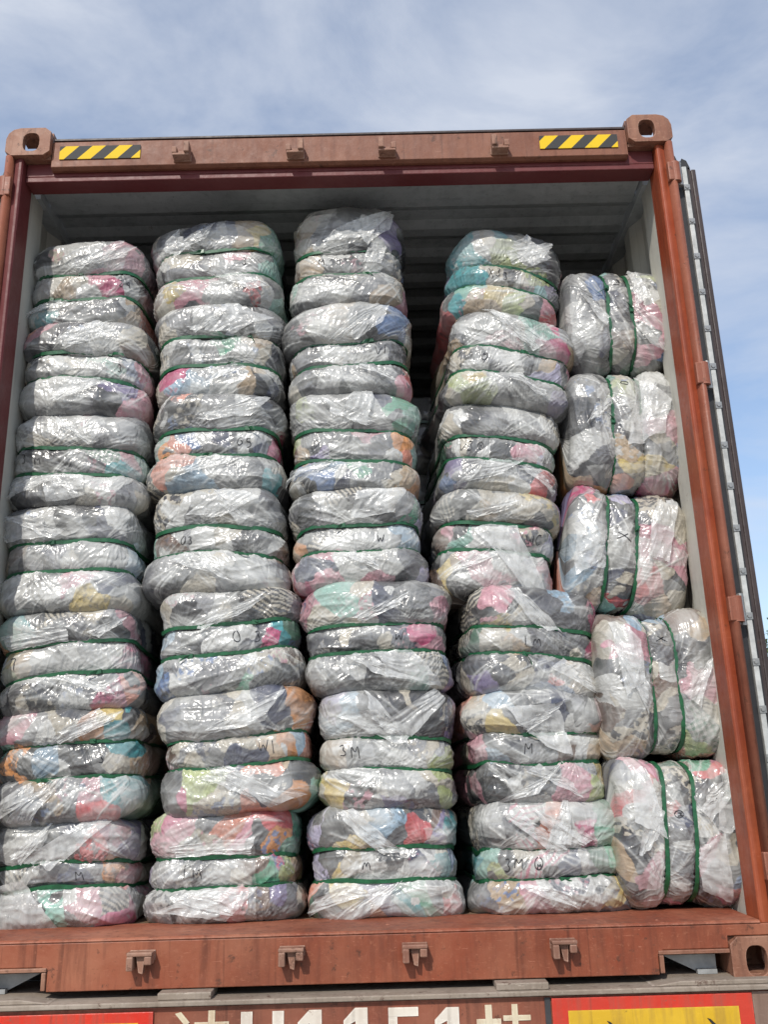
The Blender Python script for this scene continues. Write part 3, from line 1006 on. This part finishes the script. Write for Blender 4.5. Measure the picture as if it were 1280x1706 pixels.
    for j, (gs, gz, ch, bi, wt_) in enumerate(seeds):
        an = rng.uniform(-.9, .9)
        dx = wx - gs; dz = (wz - gz)
        u_ = dx * math.cos(an) + dz * math.sin(an); v_ = -dx * math.sin(an) + dz * math.cos(an)
        d = np.sqrt((u_ / 1.25) ** 2 + (v_ * 1.25) ** 2) / wt_ + np.where(BB == bi, 0, .03)
        m = d < best
        best[m] = d[m]; idx[m] = j
    fold = np.zeros_like(SS)
    for j, (gs, gz, ch, bi, wt_) in enumerate(seeds):
        m = idx == j
        if not m.any(): continue
        an = rng.uniform(0, math.pi)
        u_ = (SS[m] - gs) * math.cos(an) + (ZZ[m] - gz) * math.sin(an)
        v_ = -(SS[m] - gs) * math.sin(an) + (ZZ[m] - gz) * math.cos(an)
        if ch in PAT:
            c0, c1 = (np.array(PAL[q]) for q in PAT[ch])
            if ch in 'SP':
                f_ = (np.sin((u_ + .012 * vnoise(u_ / .03, v_ / .03, sx + 2)) / (.0024 if ch == 'S' else .0030)) > (0 if ch == 'S' else .5)).astype(float)
            elif ch == 'C':
                f_ = np.clip((np.sin(u_ / .003) > 0) * .5 + (np.sin(v_ / .003) > 0) * .5, 0, 1)
            else:
                f_ = (fbm(u_ / .013, v_ / .013, sx + 5, 2) > .56).astype(float)
            c = c0 * (1 - f_[:, None]) + c1 * f_[:, None]
        else:
            c = np.array(PAL.get(ch, PAL['w'])) * rng.uniform(.78, 1.18)
            c = np.repeat(c[None], m.sum(), 0)
            if rng.random() < .25:
                f_ = (fbm(u_ / .012, v_ / .012, sx + 7, 2) > .60).astype(float) * rng.uniform(.3, .9)
                c2 = np.array(PAL['wkdglvpb'[rng.integers(0, 8)]])
                c = c * (1 - f_[:, None]) + c2 * f_[:, None]
        fo = ridge(vnoise(u_ / .05 + 9, (v_ + .01 * vnoise(u_ / .04, v_ / .04, sx + 3)) / .012 + 33, sx + 11), 1.5)
        fold[m] = fo
        colr[m] = c
    G[..., 0] += nx[None] * fold * .0024 * nn_; G[..., 1] += ny[None] * fold * .0024 * nn_
    # --- milkiness of the film: soft clouds, overlaps with straight edges, crease lines
    fb = np.clip((fbm(SS / .15 + 8, ZZ / .075 + BB * 4, sx + 16, 3) - (.575 - (filmbase - .3) * .6)) * 6 + .5, 0, 1)
    film = .02 + .26 * fb
    for i in range(8):
        cs_, cz_ = rng.uniform(-s1, s1), rng.uniform(0, H)
        an = rng.uniform(0, 2 * math.pi)
        m = np.ones(SS.shape, bool)
        for q in range(3):
            e = an + q * 2.1 + rng.uniform(-.6, .6)
            m &= ((SS - cs_) * math.cos(e) + (ZZ - cz_) * math.sin(e) + .004 * (vnoise(SS / .02, ZZ / .02, sx + 3) - .5)) < rng.uniform(.018, .12)
        film = np.where(m, film + rng.uniform(.10, .36) * rng.choice([1, .6, .3]), film)
    film = np.minimum(film, .66)
    film = np.clip(np.clip(film, .04, 1) + .14 * np.clip(fan, 0, 1) + .08 * np.clip(stk, 0, 1) + .55 * crease, 0.02, .97)
    # --- caps
    rows = [G]
    def cap(row, zdir):
        c = row.mean(0)
        out = []
        for q in (.86, .6, .3, .02):
            r_ = c + (row - c) * q
            r_[:, 2] = row[:, 2] * .6 + c[2] * .4 + zdir * (.010 * (1 - q ** 2))
            out.append(r_)
        return out
    top = cap(G[-1], 1); bot = cap(G[0], -1)
    V = np.concatenate([np.stack(bot[::-1]), G, np.stack(top)], 0)
    colr = np.concatenate([np.repeat(colr[:1], 4, 0), colr, np.repeat(colr[-1:], 4, 0)], 0)
    film = np.concatenate([np.repeat(film[:1], 4, 0), film, np.repeat(film[-1:], 4, 0)], 0)
    US = np.concatenate([np.repeat(SS[:1], 4, 0), SS, np.repeat(SS[-1:], 4, 0)], 0)
    UZ = np.concatenate([np.repeat(ZZ[:1], 4, 0), ZZ, np.repeat(ZZ[-1:], 4, 0)], 0)
    NR = V.shape[0]
    ii = np.arange(NR - 1)[:, None] * nc; jj = np.arange(nc)[None]; jn = (jj + 1) % nc
    F = np.stack([ii + jj, ii + jn, ii + nc + jn, ii + nc + jj], -1).reshape(-1, 4)
    root = tag(empty(name), label, 'bale', group)
    body = np_mesh('wrapped_clothes', V.reshape(-1, 3), F, M['bale'], root)
    me = body.data
    ca = me.attributes.new('cloth', 'FLOAT_COLOR', 'POINT')
    ca.data.foreach_set('color', np.concatenate([colr.reshape(-1, 3), np.ones((NR * nc, 1))], 1).astype(np.float32).ravel())
    fa = me.attributes.new('film', 'FLOAT', 'POINT')
    fa.data.foreach_set('value', film.astype(np.float32).ravel())
    ul = me.uv_layers.new(name='surface')
    li = np.empty(len(me.loops), np.int32)
    me.loops.foreach_get('vertex_index', li)
    uvv = np.stack([US.ravel() + seed * 3.7, UZ.ravel() + seed * 1.3], 1).astype(np.float32)
    ul.data.foreach_set('uv', uvv[li].ravel())
    # --- straps
    for q in (1, 2):
        zc = zb[q]
        r_ = int(np.argmin(np.abs(Z - zc)))
        wv = wav[r_] * math.sin(math.pi * zc / H) + .003 * (vnoise(s / .12, s * 0 + q, sx + 4) - .5)
        o_ = off[max(r_ - 5, 0):r_ + 6].max(0)
        ker = np.ones(15) / 15
        o_ = np.convolve(np.pad(o_, 7, 'edge'), ker, 'valid')
        prof = [(-.0054, -.004), (-.0060, .0018), (.0060, .0026), (.0054, -.004)]
        tw = (vnoise(s / .10 + 5, s * 0 + q, sx + 6) - .5) * .5
        SV = []
        for (pz, po) in prof:
            SV.append(np.stack([x + nx * (-.0205 + .35 * (o_ + .033) + po), y + ny * (-.0205 + .35 * (o_ + .033) + po) , zc + wv + sag[r_] + pz * (1 + .45 * tw)], 1))
        SV = np.stack(SV)
        i4 = np.arange(4)[:, None]; in4 = (i4 + 1) % 4
        SF = np.stack([i4 * nc + jj, i4 * nc + jn, in4 * nc + jn, in4 * nc + jj], -1).reshape(-1, 4)
        so_ = np_mesh('strap', SV.reshape(-1, 3), SF, M['strap'], root, False)
        if group.startswith('plastic') and rng.random() < .42:
            # loose end where the strap is tied off
            kq = int(np.argmin(np.abs(s - rng.uniform(-f0, f0))))
            p0 = SV[1:3, kq].mean(0); n0 = np.array([nx[kq], ny[kq], 0]); t0_ = np.array([-ny[kq], nx[kq], 0]) * rng.choice([-1, 1])
            dn = np.array([0, 0, -1.0])
            ln_ = rng.uniform(.025, .055); sl_ = rng.uniform(.1, .9)
            tt = np.linspace(0, 1, 9)
            cen = p0 + np.outer(.002 + .014 * np.sin(tt * 2.2), n0) + np.outer(tt * ln_, t0_ * (1 - sl_ * .6)) + np.outer(tt ** 1.5 * ln_ * sl_, dn)
            wd_ = dn * .0048 + t0_ * .0035
            RV = np.concatenate([cen - wd_, cen + wd_, cen + wd_ + n0 * .0016, cen - wd_ + n0 * .0016])
            q9 = np.arange(8)
            RF = np.concatenate([np.stack([a0 * 9 + q9, a0 * 9 + q9 + 1, b0 * 9 + q9 + 1, b0 * 9 + q9], 1) for a0, b0 in ((0, 1), (1, 2), (2, 3), (3, 0))])
            np_mesh('loose_end', RV, RF, M['strap'], so_, False)
            kv = [p0 + t0_ * a1 * .009 + dn * b1 * .008 + n0 * c1 for c1 in (-.003, .007) for a1, b1 in ((-1, -1), (1, -.7), (.8, 1), (-1, .8))]
            kf = [(0, 1, 2, 3), (4, 5, 6, 7), (0, 1, 5, 4), (1, 2, 6, 5), (2, 3, 7, 6), (3, 0, 4, 7)]
            np_mesh('knot', np.array(kv), np.array(kf), M['strap'], so_, False)
    # --- surface lookup for writing and loose film
    def at(fs, fz, grid):
        sv = (fs - .5) * 2 * (f0 + arc * .55); zv = np.clip(fz, 0.01, .99) * H
        ci = np.clip(np.searchsorted(s, sv), 1, nc - 1); ri = np.clip(np.searchsorted(Z, zv), 1, nr - 1)
        tx = np.clip((sv - s[ci - 1]) / (s[ci] - s[ci - 1]), 0, 1)[..., None]; tz = np.clip((zv - Z[ri - 1]) / np.maximum(Z[ri] - Z[ri - 1], 1e-6), 0, 1)[..., None]
        p = (grid[ri - 1, ci - 1] * (1 - tx) + grid[ri - 1, ci] * tx) * (1 - tz) + (grid[ri, ci - 1] * (1 - tx) + grid[ri, ci] * tx) * tz
        return p, np.stack([nx[ci], ny[ci], ci * 0.0], -1)
    if writing:
        for (txt, fs, size) in writing:
            cur = fs
            size = size * .82
            asp = 1.0 / (2 * (f0 + arc * .55))
            for chh in txt:
                Vw, Fw = [], []
                for stroke in FONT.get(chh, []):
                    sk_, sc_ = rng.uniform(-.25, .25), rng.uniform(.85, 1.15)
                    pts = np.array(stroke, float)
                    d = np.r_[0, np.cumsum(np.hypot(*np.diff(pts, axis=0).T))]
                    t = np.linspace(0, d[-1], 26)
                    px = np.interp(t, d, pts[:, 0]); pz = np.interp(t, d, pts[:, 1])
                    px = px + sk_ * (pz - .5); pz = .5 + (pz - .5) * sc_ + .12 * (vnoise(px * 2, pz * 2, sx + 1) - .5)
                    kk = np.ones(5) / 5
                    px = np.convolve(np.pad(px, 2, 'edge'), kk, 'valid'); pz = np.convolve(np.pad(pz, 2, 'edge'), kk, 'valid')
                    mid = (zb[1] + zb[2]) / 2 + rng.uniform(-.006, .006)
                    zz = (mid + (pz - .5) * size) / H
                    ff = cur + px * size * .8 * asp
                    p, nrm = at(ff, zz, G)
                    tg = np.gradient(np.stack([px, pz], 1), axis=0); tg /= np.linalg.norm(tg, axis=1)[:, None] + 1e-9
                    w_ = .0013 * (.7 + .6 * vnoise(t * 3, t * 0 + 2, sx + 2))[:, None][:, 0]
                    p1, _ = at(ff - tg[:, 1] * w_ * asp, zz + tg[:, 0] * w_ / H, G)
                    p2, _ = at(ff + tg[:, 1] * w_ * asp, zz - tg[:, 0] * w_ / H, G)
                    o0 = sum(len(v_) for v_ in Vw)
                    Vw.append(np.concatenate([p1 + nrm * .0016, p2 + nrm * .0016]))
                    n = len(p1); q_ = np.arange(n - 1)
                    Fw.append(np.stack([o0 + q_, o0 + q_ + 1, o0 + n + q_ + 1, o0 + n + q_], 1))
                cur += size * .95 * asp
                if Vw:
                    np_mesh('marker_writing', np.concatenate(Vw), np.concatenate(Fw), M['marker'], root)
    auto = []
    if group.startswith('plastic'):
        for top_ in (True, False):
            if rng.random() < .80:
                c_ = rng.uniform(.25, .75); d_ = rng.choice([-1, 1]); l_ = rng.uniform(.22, .42)
                e0, e1 = (fr[1] + .02, rng.uniform(.86, .97)) if top_ else (fr[0] - .02, rng.uniform(.05, .14))
                em = e0 + (e1 - e0) * rng.uniform(.35, .6)
                auto.append([(c_ + d_ * l_, e1), (c_ + d_ * l_ * .75, em), (c_ + d_ * .02, e0), (c_ - d_ * .07, e0 + (e1 - e0) * rng.uniform(.1, .35))])
    for fi, quad in enumerate(list(flaps) + auto):
        nu, nv = 46, 26
        U, Vv = np.meshgrid(np.linspace(0, 1, nu), np.linspace(0, 1, nv))
        q_ = np.array(quad, float)
        pt = (q_[0] * (1 - U[..., None]) + q_[1] * U[..., None]) * (1 - Vv[..., None]) + (q_[3] * (1 - U[..., None]) + q_[2] * U[..., None]) * Vv[..., None]
        jag = (fbm(U * 3 + fi * 5, Vv * 3, sx + 17, 3) - .5) * .05
        h_, nrm = at(pt[..., 0] + jag, pt[..., 1] + jag * .6, HU)
        g_, _ = at(pt[..., 0] + jag, pt[..., 1] + jag * .6, G)
        ln = ridge(vnoise(U * 2.2 + 7, Vv * 9 + 3 * vnoise(U * 2, Vv * 2, sx + 1), sx + 18 + fi), 1.6)
        lift = .006 + ln * .006 + .012 * fbm(U * 3 + 2, Vv * 3, sx + 19, 2) * np.clip(1 - np.minimum(np.minimum(U, 1 - U), np.minimum(Vv, 1 - Vv)) * 4, 0, 1)
        base = np.where((h_ * nrm).sum(-1, keepdims=True) > (g_ * nrm).sum(-1, keepdims=True), h_ * .7 + g_ * .3, g_)
        p = base + nrm * lift[..., None]
        fF = (np.arange(nv - 1)[:, None] * nu + np.arange(nu - 1)[None])
        fF = np.stack([fF, fF + 1, fF + nu + 1, fF + nu], -1).reshape(-1, 4)
        np_mesh('film_flap', p.reshape(-1, 3), fF, M['film'], root)
    Rm = Matrix.Rotation(rot[1], 3, 'Y') @ Matrix.Rotation(rot[2], 3, 'Z')
    c = Vector(center) - Rm @ Vector((0, 0, H / 2))
    root.matrix_world = Matrix.Translation(c) @ Rm.to_4x4()
    return root

ST = ['stack by shaded jamb', 'stack second from jamb', 'middle stack', 'stack beside upright bales']
ORD = ['lowest', 'second lowest', 'third lowest', 'middle', 'third highest', 'second highest', 'topmost']
# x centre, base, width, height, front, tilt, strap fractions, (upper, middle, lower colours), look, writing, flaps
STACK = [
[
(.302, .165, .470, .318, .20, 1.5, .36, .58, ('ddwwknrpu', 'zkSwwwlor', 'SSkwlmwpSxx'), 'magenta cloth at one end', [('M', .66, .040)], [[(.95, .97), (.80, .99), (.30, .62), (.50, .50)], [(.02, .42), (.30, .46), (.55, .02), (.05, .02)]]),
(.300, .471, .483, .350, .18, 3.2, .37, .67, ('gppplwvgoytda', 'pmolcwwwvta', 'kkdwdalgprttf'), 'pink, orange and teal cloth', [('3', .76, .035)], [[(.42, .70), (.75, .95), (.86, .84), (.48, .66)], [(.12, .05), (.42, .34), (.55, .36), (.30, .02)]]),
(.278, .808, .480, .337, .17, 5.0, .36, .65, ('ommtwSdgvlkpn', 'chyawlwlvvpx', 'ddwvkdwwlxpsg'), 'mint cloth above and crimson at the end', [('7', .10, .05)], [[(.05, .78), (.50, .80), (.55, .66), (.10, .64)]]),
(.268, 1.134, .480, .378, .17, 1.5, .36, .62, ('gglwwwlglwwl', 'azlwwwlwwc', 'wvlwdwxpywvw'), 'pale grey with one brown end', [], [[(.0, .84), (.32, .88), (.40, .66), (.06, .64)]]),
(.262, 1.499, .490, .350, .17, -1.5, .34, .61, ('wwwvgkSwlglg', 'wvwlwwlwCtpm', 'wwwlwlwvwwlg'), 'white and grey with a dark check', [('3 M', .10, .035)], [[(.30, .30), (.62, .30), (.66, .10), (.36, .05)]]),
(.264, 1.837, .475, .371, .16, -3.4, .37, .63, ('psplwwwwlvzd', 'avwwwvwlmbpp', 'wwwllwggwwupp'), 'salmon pink cloth at one end', [('3', .80, .03)], [[(.30, .75), (.60, .97), (.80, .80), (.42, .68)]]),
(.264, 2.196, .464, .360, .18, -0.2, .32, .60, ('uwwkvwlwlpppd', 'vwzvavwpxwwl', 'vkttdwwvwwas'), 'cream with dull pink at one end', [('24', .82, .035)], [[(.55, .66), (.62, .72), (.95, .90), (.85, .72)]]),
],
[
(.817, .165, .485, .330, .20, 1.5, .32, .58, ('hhpxpvlspdroee', 'uddwwwwlvzexha', 'ggwwkddrrzduwv'), 'lime one end, green and red the other', [('1M', .24, .042)], [[(.14, .70), (.74, .74), (.72, .62), (.20, .60)], [(.05, .15), (.40, .30), (.75, .30), (.55, .05)]]),
(.845, .483, .499, .380, .17, 4.6, .38, .61, ('vvlgdgglvwnnoos', 'pvvvllvnaaocs', 'wkkxhvvdsnwookm'), 'orange cloth and a tan patch', [('W1', .67, .048)], [[(.30, .40), (.42, .40), (.95, .10), (.72, .04)], [(.28, .66), (.36, .72), (.88, .93), (.72, .70)]]),
(.800, .852, .500, .343, .17, 3.1, .39, .66, ('wvwwlwvlSSSg', 'ccgldlwwwwvxtfg', 'cbwwwlwkevkvvg'), 'black stripes one end, pale blue the other', [('0 3', .55, .045)], [[(.35, .60), (.90, .95), (.60, .72), (.30, .66)]]),
(.770, 1.182, .488, .379, .18, -.3, .37, .61, ('LLwwlwvwwlgk', 'mzzwlwvwllwv', 'ggdlwvwwwwlvg'), 'whitish with speckled end', [('03', .26, .032)], [[(.30, .70), (.60, .97), (.86, .86), (.55, .66)]]),
(.756, 1.549, .477, .371, .18, -1.5, .35, .61, ('vwwsdggkglwd', 'wmosbwwwwwndx', 'LLssccwldddtg'), 'grey with a salmon patch low down', [('G5', .68, .040)], [[(.35, .68), (.50, .80), (.95, .95), (.80, .72)]]),
(.745, 1.908, .494, .368, .18, 1.0, .32, .62, ('wvwwwlwwwwlw', 'LLwlwgewvvlw', 'vvxcclwwaknwk'), 'white with pale blue and speckled cloth', [], [[(.40, .66), (.60, .95), (.92, .80), (.66, .64)]]),
(.741, 2.264, .502, .374, .19, 4.4, .35, .64, ('pvvglwwllaayee', 'xkwvvwvgpggmm', 'rzvypplwgrwdm'), 'mint one end, torn yellow patch', [('3', .74, .04)], [[(.12, .70), (.24, .90), (.34, .66), (.20, .56)], [(.45, .38), (.56, .42), (.95, .18), (.80, .12)]]),
],
[
(1.318, .165, .499, .328, .20, .7, .34, .62, ('uqqkkyvcclrdzutt', 'qqkkyvwwwlwltbg', 'sfkkywoubtewvrg'), 'lilac and turquoise ends over a dark base', [('m', .36, .04)], [[(.20, .92), (.30, .95), (.70, .56), (.48, .58)], [(.12, .04), (.50, .30), (.62, .33), (.40, .05)]]),
(1.339, .481, .454, .378, .19, -1.5, .33, .58, ('ccqcllgdvwkknu', 'vvakllwwlvwhv', 'hvykkwwuwwlvhhk'), 'purple and black patch beside pale blue', [('3M', .12, .045)], [[(.14, .74), (.40, .80), (.66, .52), (.52, .53)], [(.40, .66), (.85, .97), (.95, .90), (.62, .54)]]),
(1.298, .847, .507, .363, .16, .8, .34, .58, ('ppvmmvwndddlpv', 'ggldvvlvnnxpgd', 'kwwdkwwllmSSbu'), 'grey and blush with navy patches', [('W', .62, .045)], [[(.48, .32), (.72, .33), (.96, .04), (.55, .12)]]),
(1.260, 1.198, .475, .354, .19, 2.4, .35, .61, ('wvwwlSkwwvleq', 'aodSwwwlwlccb', 'rxlwpwwwpwwgqu'), 'red cloth at one end and denim blue above', [('WS', .66, .036)], [[(.45, .66), (.52, .90), (.92, .95), (.80, .70)]]),
(1.240, 1.539, .468, .373, .19, -2.1, .30, .60, ('wvhwlwwwgleemw', 'hvawuwgdpwwosm', 'wvwwbcwwegwvaoo'), 'green and orange at one end', [('0', .18, .035)], [[(.42, .72), (.50, .96), (.68, .97), (.62, .62)]]),
(1.230, 1.900, .474, .369, .18, 4.2, .32, .56, ('ddgdlvaalglbbbv', 'wawwwvwwwwggds', 'wvwwlwgdlggprr'), 'slate blue with a tan patch', [('V1', .70, .040)], [[(.30, .60), (.76, .96), (.82, .88), (.40, .58)]]),
(1.238, 2.257, .444, .455, .20, -1.5, .31, .53, ('vvalwwwwwwuul', 'zzaawwwlwwll', 'wmgddlwddggavp'), 'pale, loosely puffed up and tallest of all', [('M', .26, .036)], [[(.30, .60), (.45, .72), (.95, .90), (.75, .62)], [(.68, .40), (.74, .58), (.88, .56), (.84, .38)]]),
],
[
(1.822, .165, .492, .333, .20, -.4, .31, .57, ('LkwwPPswwlxefev', 'tmhkvPPwwwlfevv', 'ggvaappwwwwwvyno'), 'pink striped cloth and dark green', [('3M', .14, .042), ('@', .34, .042)], [[(.12, .86), (.30, .84), (.60, .58), (.46, .57)], [(.44, .66), (.58, .98), (.62, .97), (.60, .60)]]),
(1.800, .486, .454, .355, .19, -.1, .36, .61, ('saLcylwlglwlgfps', 'ppcddglwvvwvaa', 'pkkkwwwlpplhya'), 'yellow and blue scraps at one end', [('M', .34, .045)], [[(.20, .82), (.60, .86), (.70, .42), (.46, .52)], [(.55, .30), (.62, .36), (.40, .10), (.10, .04)]]),
(1.802, .828, .470, .352, .18, -5.8, .37, .62, ('SSkpyvwlggcglgxxw', 'SfvvvvwwwwvwxxW', 'vwuwlvvknrbaaakdg'), 'crimson band one end, zebra stripes the other', [('1m', .36, .042)], [[(.20, .92), (.30, .95), (.66, .58), (.50, .58)]]),
(1.722, 1.168, .448, .365, .22, -6.3, .41, .67, ('kdSwvavvvlvyua', 'zpkmwwwwwdgqhv', 'zkyadppwldwllppp'), 'brown one end, pink the other', [('WC', .72, .042)], [[(.26, .62), (.62, .64), (.92, .06), (.70, .06)]]),
(1.746, 1.521, .445, .350, .22, -7.6, .37, .61, ('wvwwdlwwlgwLL', 'fwwvwwwwppqwme', 'wbulggwvwnrrwv'), 'bright red and navy patch low down', [('V3', .10, .042), ('@', .27, .034)], [[(.40, .36), (.70, .42), (.50, .20), (.10, .06)]]),
(1.798, 1.860, .480, .367, .20, -10., .31, .57, ('agldglpvmmxlgda', 'vvLlwwwwwvaqwpp', 'gvhyhlwwlgdugg'), 'olive grey with mint and mauve', [('@', .22, .036)], [[(.18, .97), (.24, .99), (.70, .62), (.62, .60)]]),
(1.831, 2.215, .455, .375, .22, -10., .31, .53, ('ttttwvthvwwlgdkp', 'uttttvwwwvhtugp', 'rdtmvayyhvdkprgl'), 'turquoise cloth at one end', [('X33', .30, .036)], [[(.46, .70), (.60, .90), (.85, .72), (.70, .58)]]),
]]
sd_i = 0
for ci, col in enumerate(STACK):
    for ri, (xc, zb_, wd, hh, y0, tilt, f1, f2, strs, look, wr, fl) in enumerate(col):
        sd_i += 1
        lab = f'{ORD[ri]} bale in {ST[ci]}, {look}'
        bale((xc, y0 + .36 + .018, zb_ + hh / 2), wd, hh + .012, (0, -R(tilt), R(((sd_i * 37) % 7 - 3) * .8 + (5 if ci == 3 else 0))), (f1, f2), strs, lab, wr, fl, sd_i,
             endpuff=1.35 if (ci, ri) == (2, 6) else (1.02 + .03 * ri), filmbase=.34 if ri > 2 else .26)
UP = [
(2.240, .165, .396, .460, .14, 3.2, .35, .58, ('gxpwvrwvLLlapdkra', 'zfLLkrwwwllwdkx', 'exrkdmwwwpvgbrxdd'), 'red and green tops over white film', [('@', .36, .036)], [[(.80, .95), (.97, .92), (.92, .52), (.74, .50)], [(.58, .40), (.78, .50), (.84, .03), (.60, .12)], [(.10, .90), (.22, .92), (.34, .45), (.10, .55)]]),
(2.245, .615, .410, .479, .17, -.3, .38, .60, ('cvvvppwwwwvwLaga', 'ccLwwwwvvllLvv', 'vvvwwwppwvCChs'), 'cream cloth and checks near its foot', [('X', .18, .036)], [[(.10, .95), (.30, .80), (.30, .50), (.14, .40)]]),
(2.190, 1.084, .416, .460, .22, 8.5, .30, .55, ('uxdrdwwwccbcwlazs', 'bwqwwkkwwvwvdrmv', 'LvLvvvvpppvlrvavu'), 'leaning over, purple and red at its top', [('X', .40, .045)], [[(.70, .92), (.86, .90), (.80, .40), (.62, .45)], [(.05, .55), (.26, .60), (.28, .30), (.05, .22)]]),
(2.228, 1.534, .405, .477, .22, 2.7, .38, .63, ('wlwdwdwwwwgdao', 'mvvhwwwwwayvsg', 'vvwwwwppvlypxr'), 'white with red and mustard foot', [('0', .12, .03)], [[(.58, .92), (.88, .70), (.80, .40), (.48, .28)]]),
(2.245, 2.001, .376, .445, .22, -.4, .39, .62, ('dlnlbwwwwlwlkkd', 'mmwgwwwwwazvdf', 'udvhkwwvppwppbkz'), 'dark slate and silver', [('m1', .16, .03)], [[(.62, .92), (.72, .90), (.78, .60), (.66, .50)]]),
]
ORU = ['lowest', 'second from bottom', 'middle', 'second from top', 'topmost']
for ri, (xc, zb_, wd, hh, y0, lean, f1, f2, strs, look, wr, fl) in enumerate(UP):
    sd_i += 1
    q = [[(1 - p[1], p[0]) for p in quad] for quad in fl]
    lab = f'{ORU[ri]} of the five upright bales, {look}'
    bale((xc, y0 + .36 + .018, zb_ + hh / 2), hh + .008, wd, (0, R(90 + lean), 0), (f1, f2), (strs[2], strs[1], strs[0]), lab, wr, q, sd_i)
# a few more bales deeper inside, dimly seen through the gaps
for i, (xc, yy, zb_, w_, st_) in enumerate(((1.56, 1.30, 1.50, .52, ('gwlwgd', 'wglwlg', 'lgwlwg')), (1.58, 1.28, 1.13, .52, ('wlgwld', 'glwgwl', 'wlgcgw')), (1.55, 1.31, .78, .52, ('lgwlwl', 'gwlwgw', 'wglwlg')), (1.57, 1.28, .46, .52, ('gwllwg', 'wlgwlg', 'lwglwg')), (1.56, 1.32, 1.87, .52, ('wglwlg', 'lgwlwg', 'wlwgwl')))):
    sd_i += 1
    bale((xc, yy, zb_ + .18), w_, .37, (0, R((i * 3) % 5 - 2), 0), (.35, .62), st_, 'dim bale deep in the dark gap beside the middle stack', (), (), sd_i, step=.008, group='bales deep inside the container')
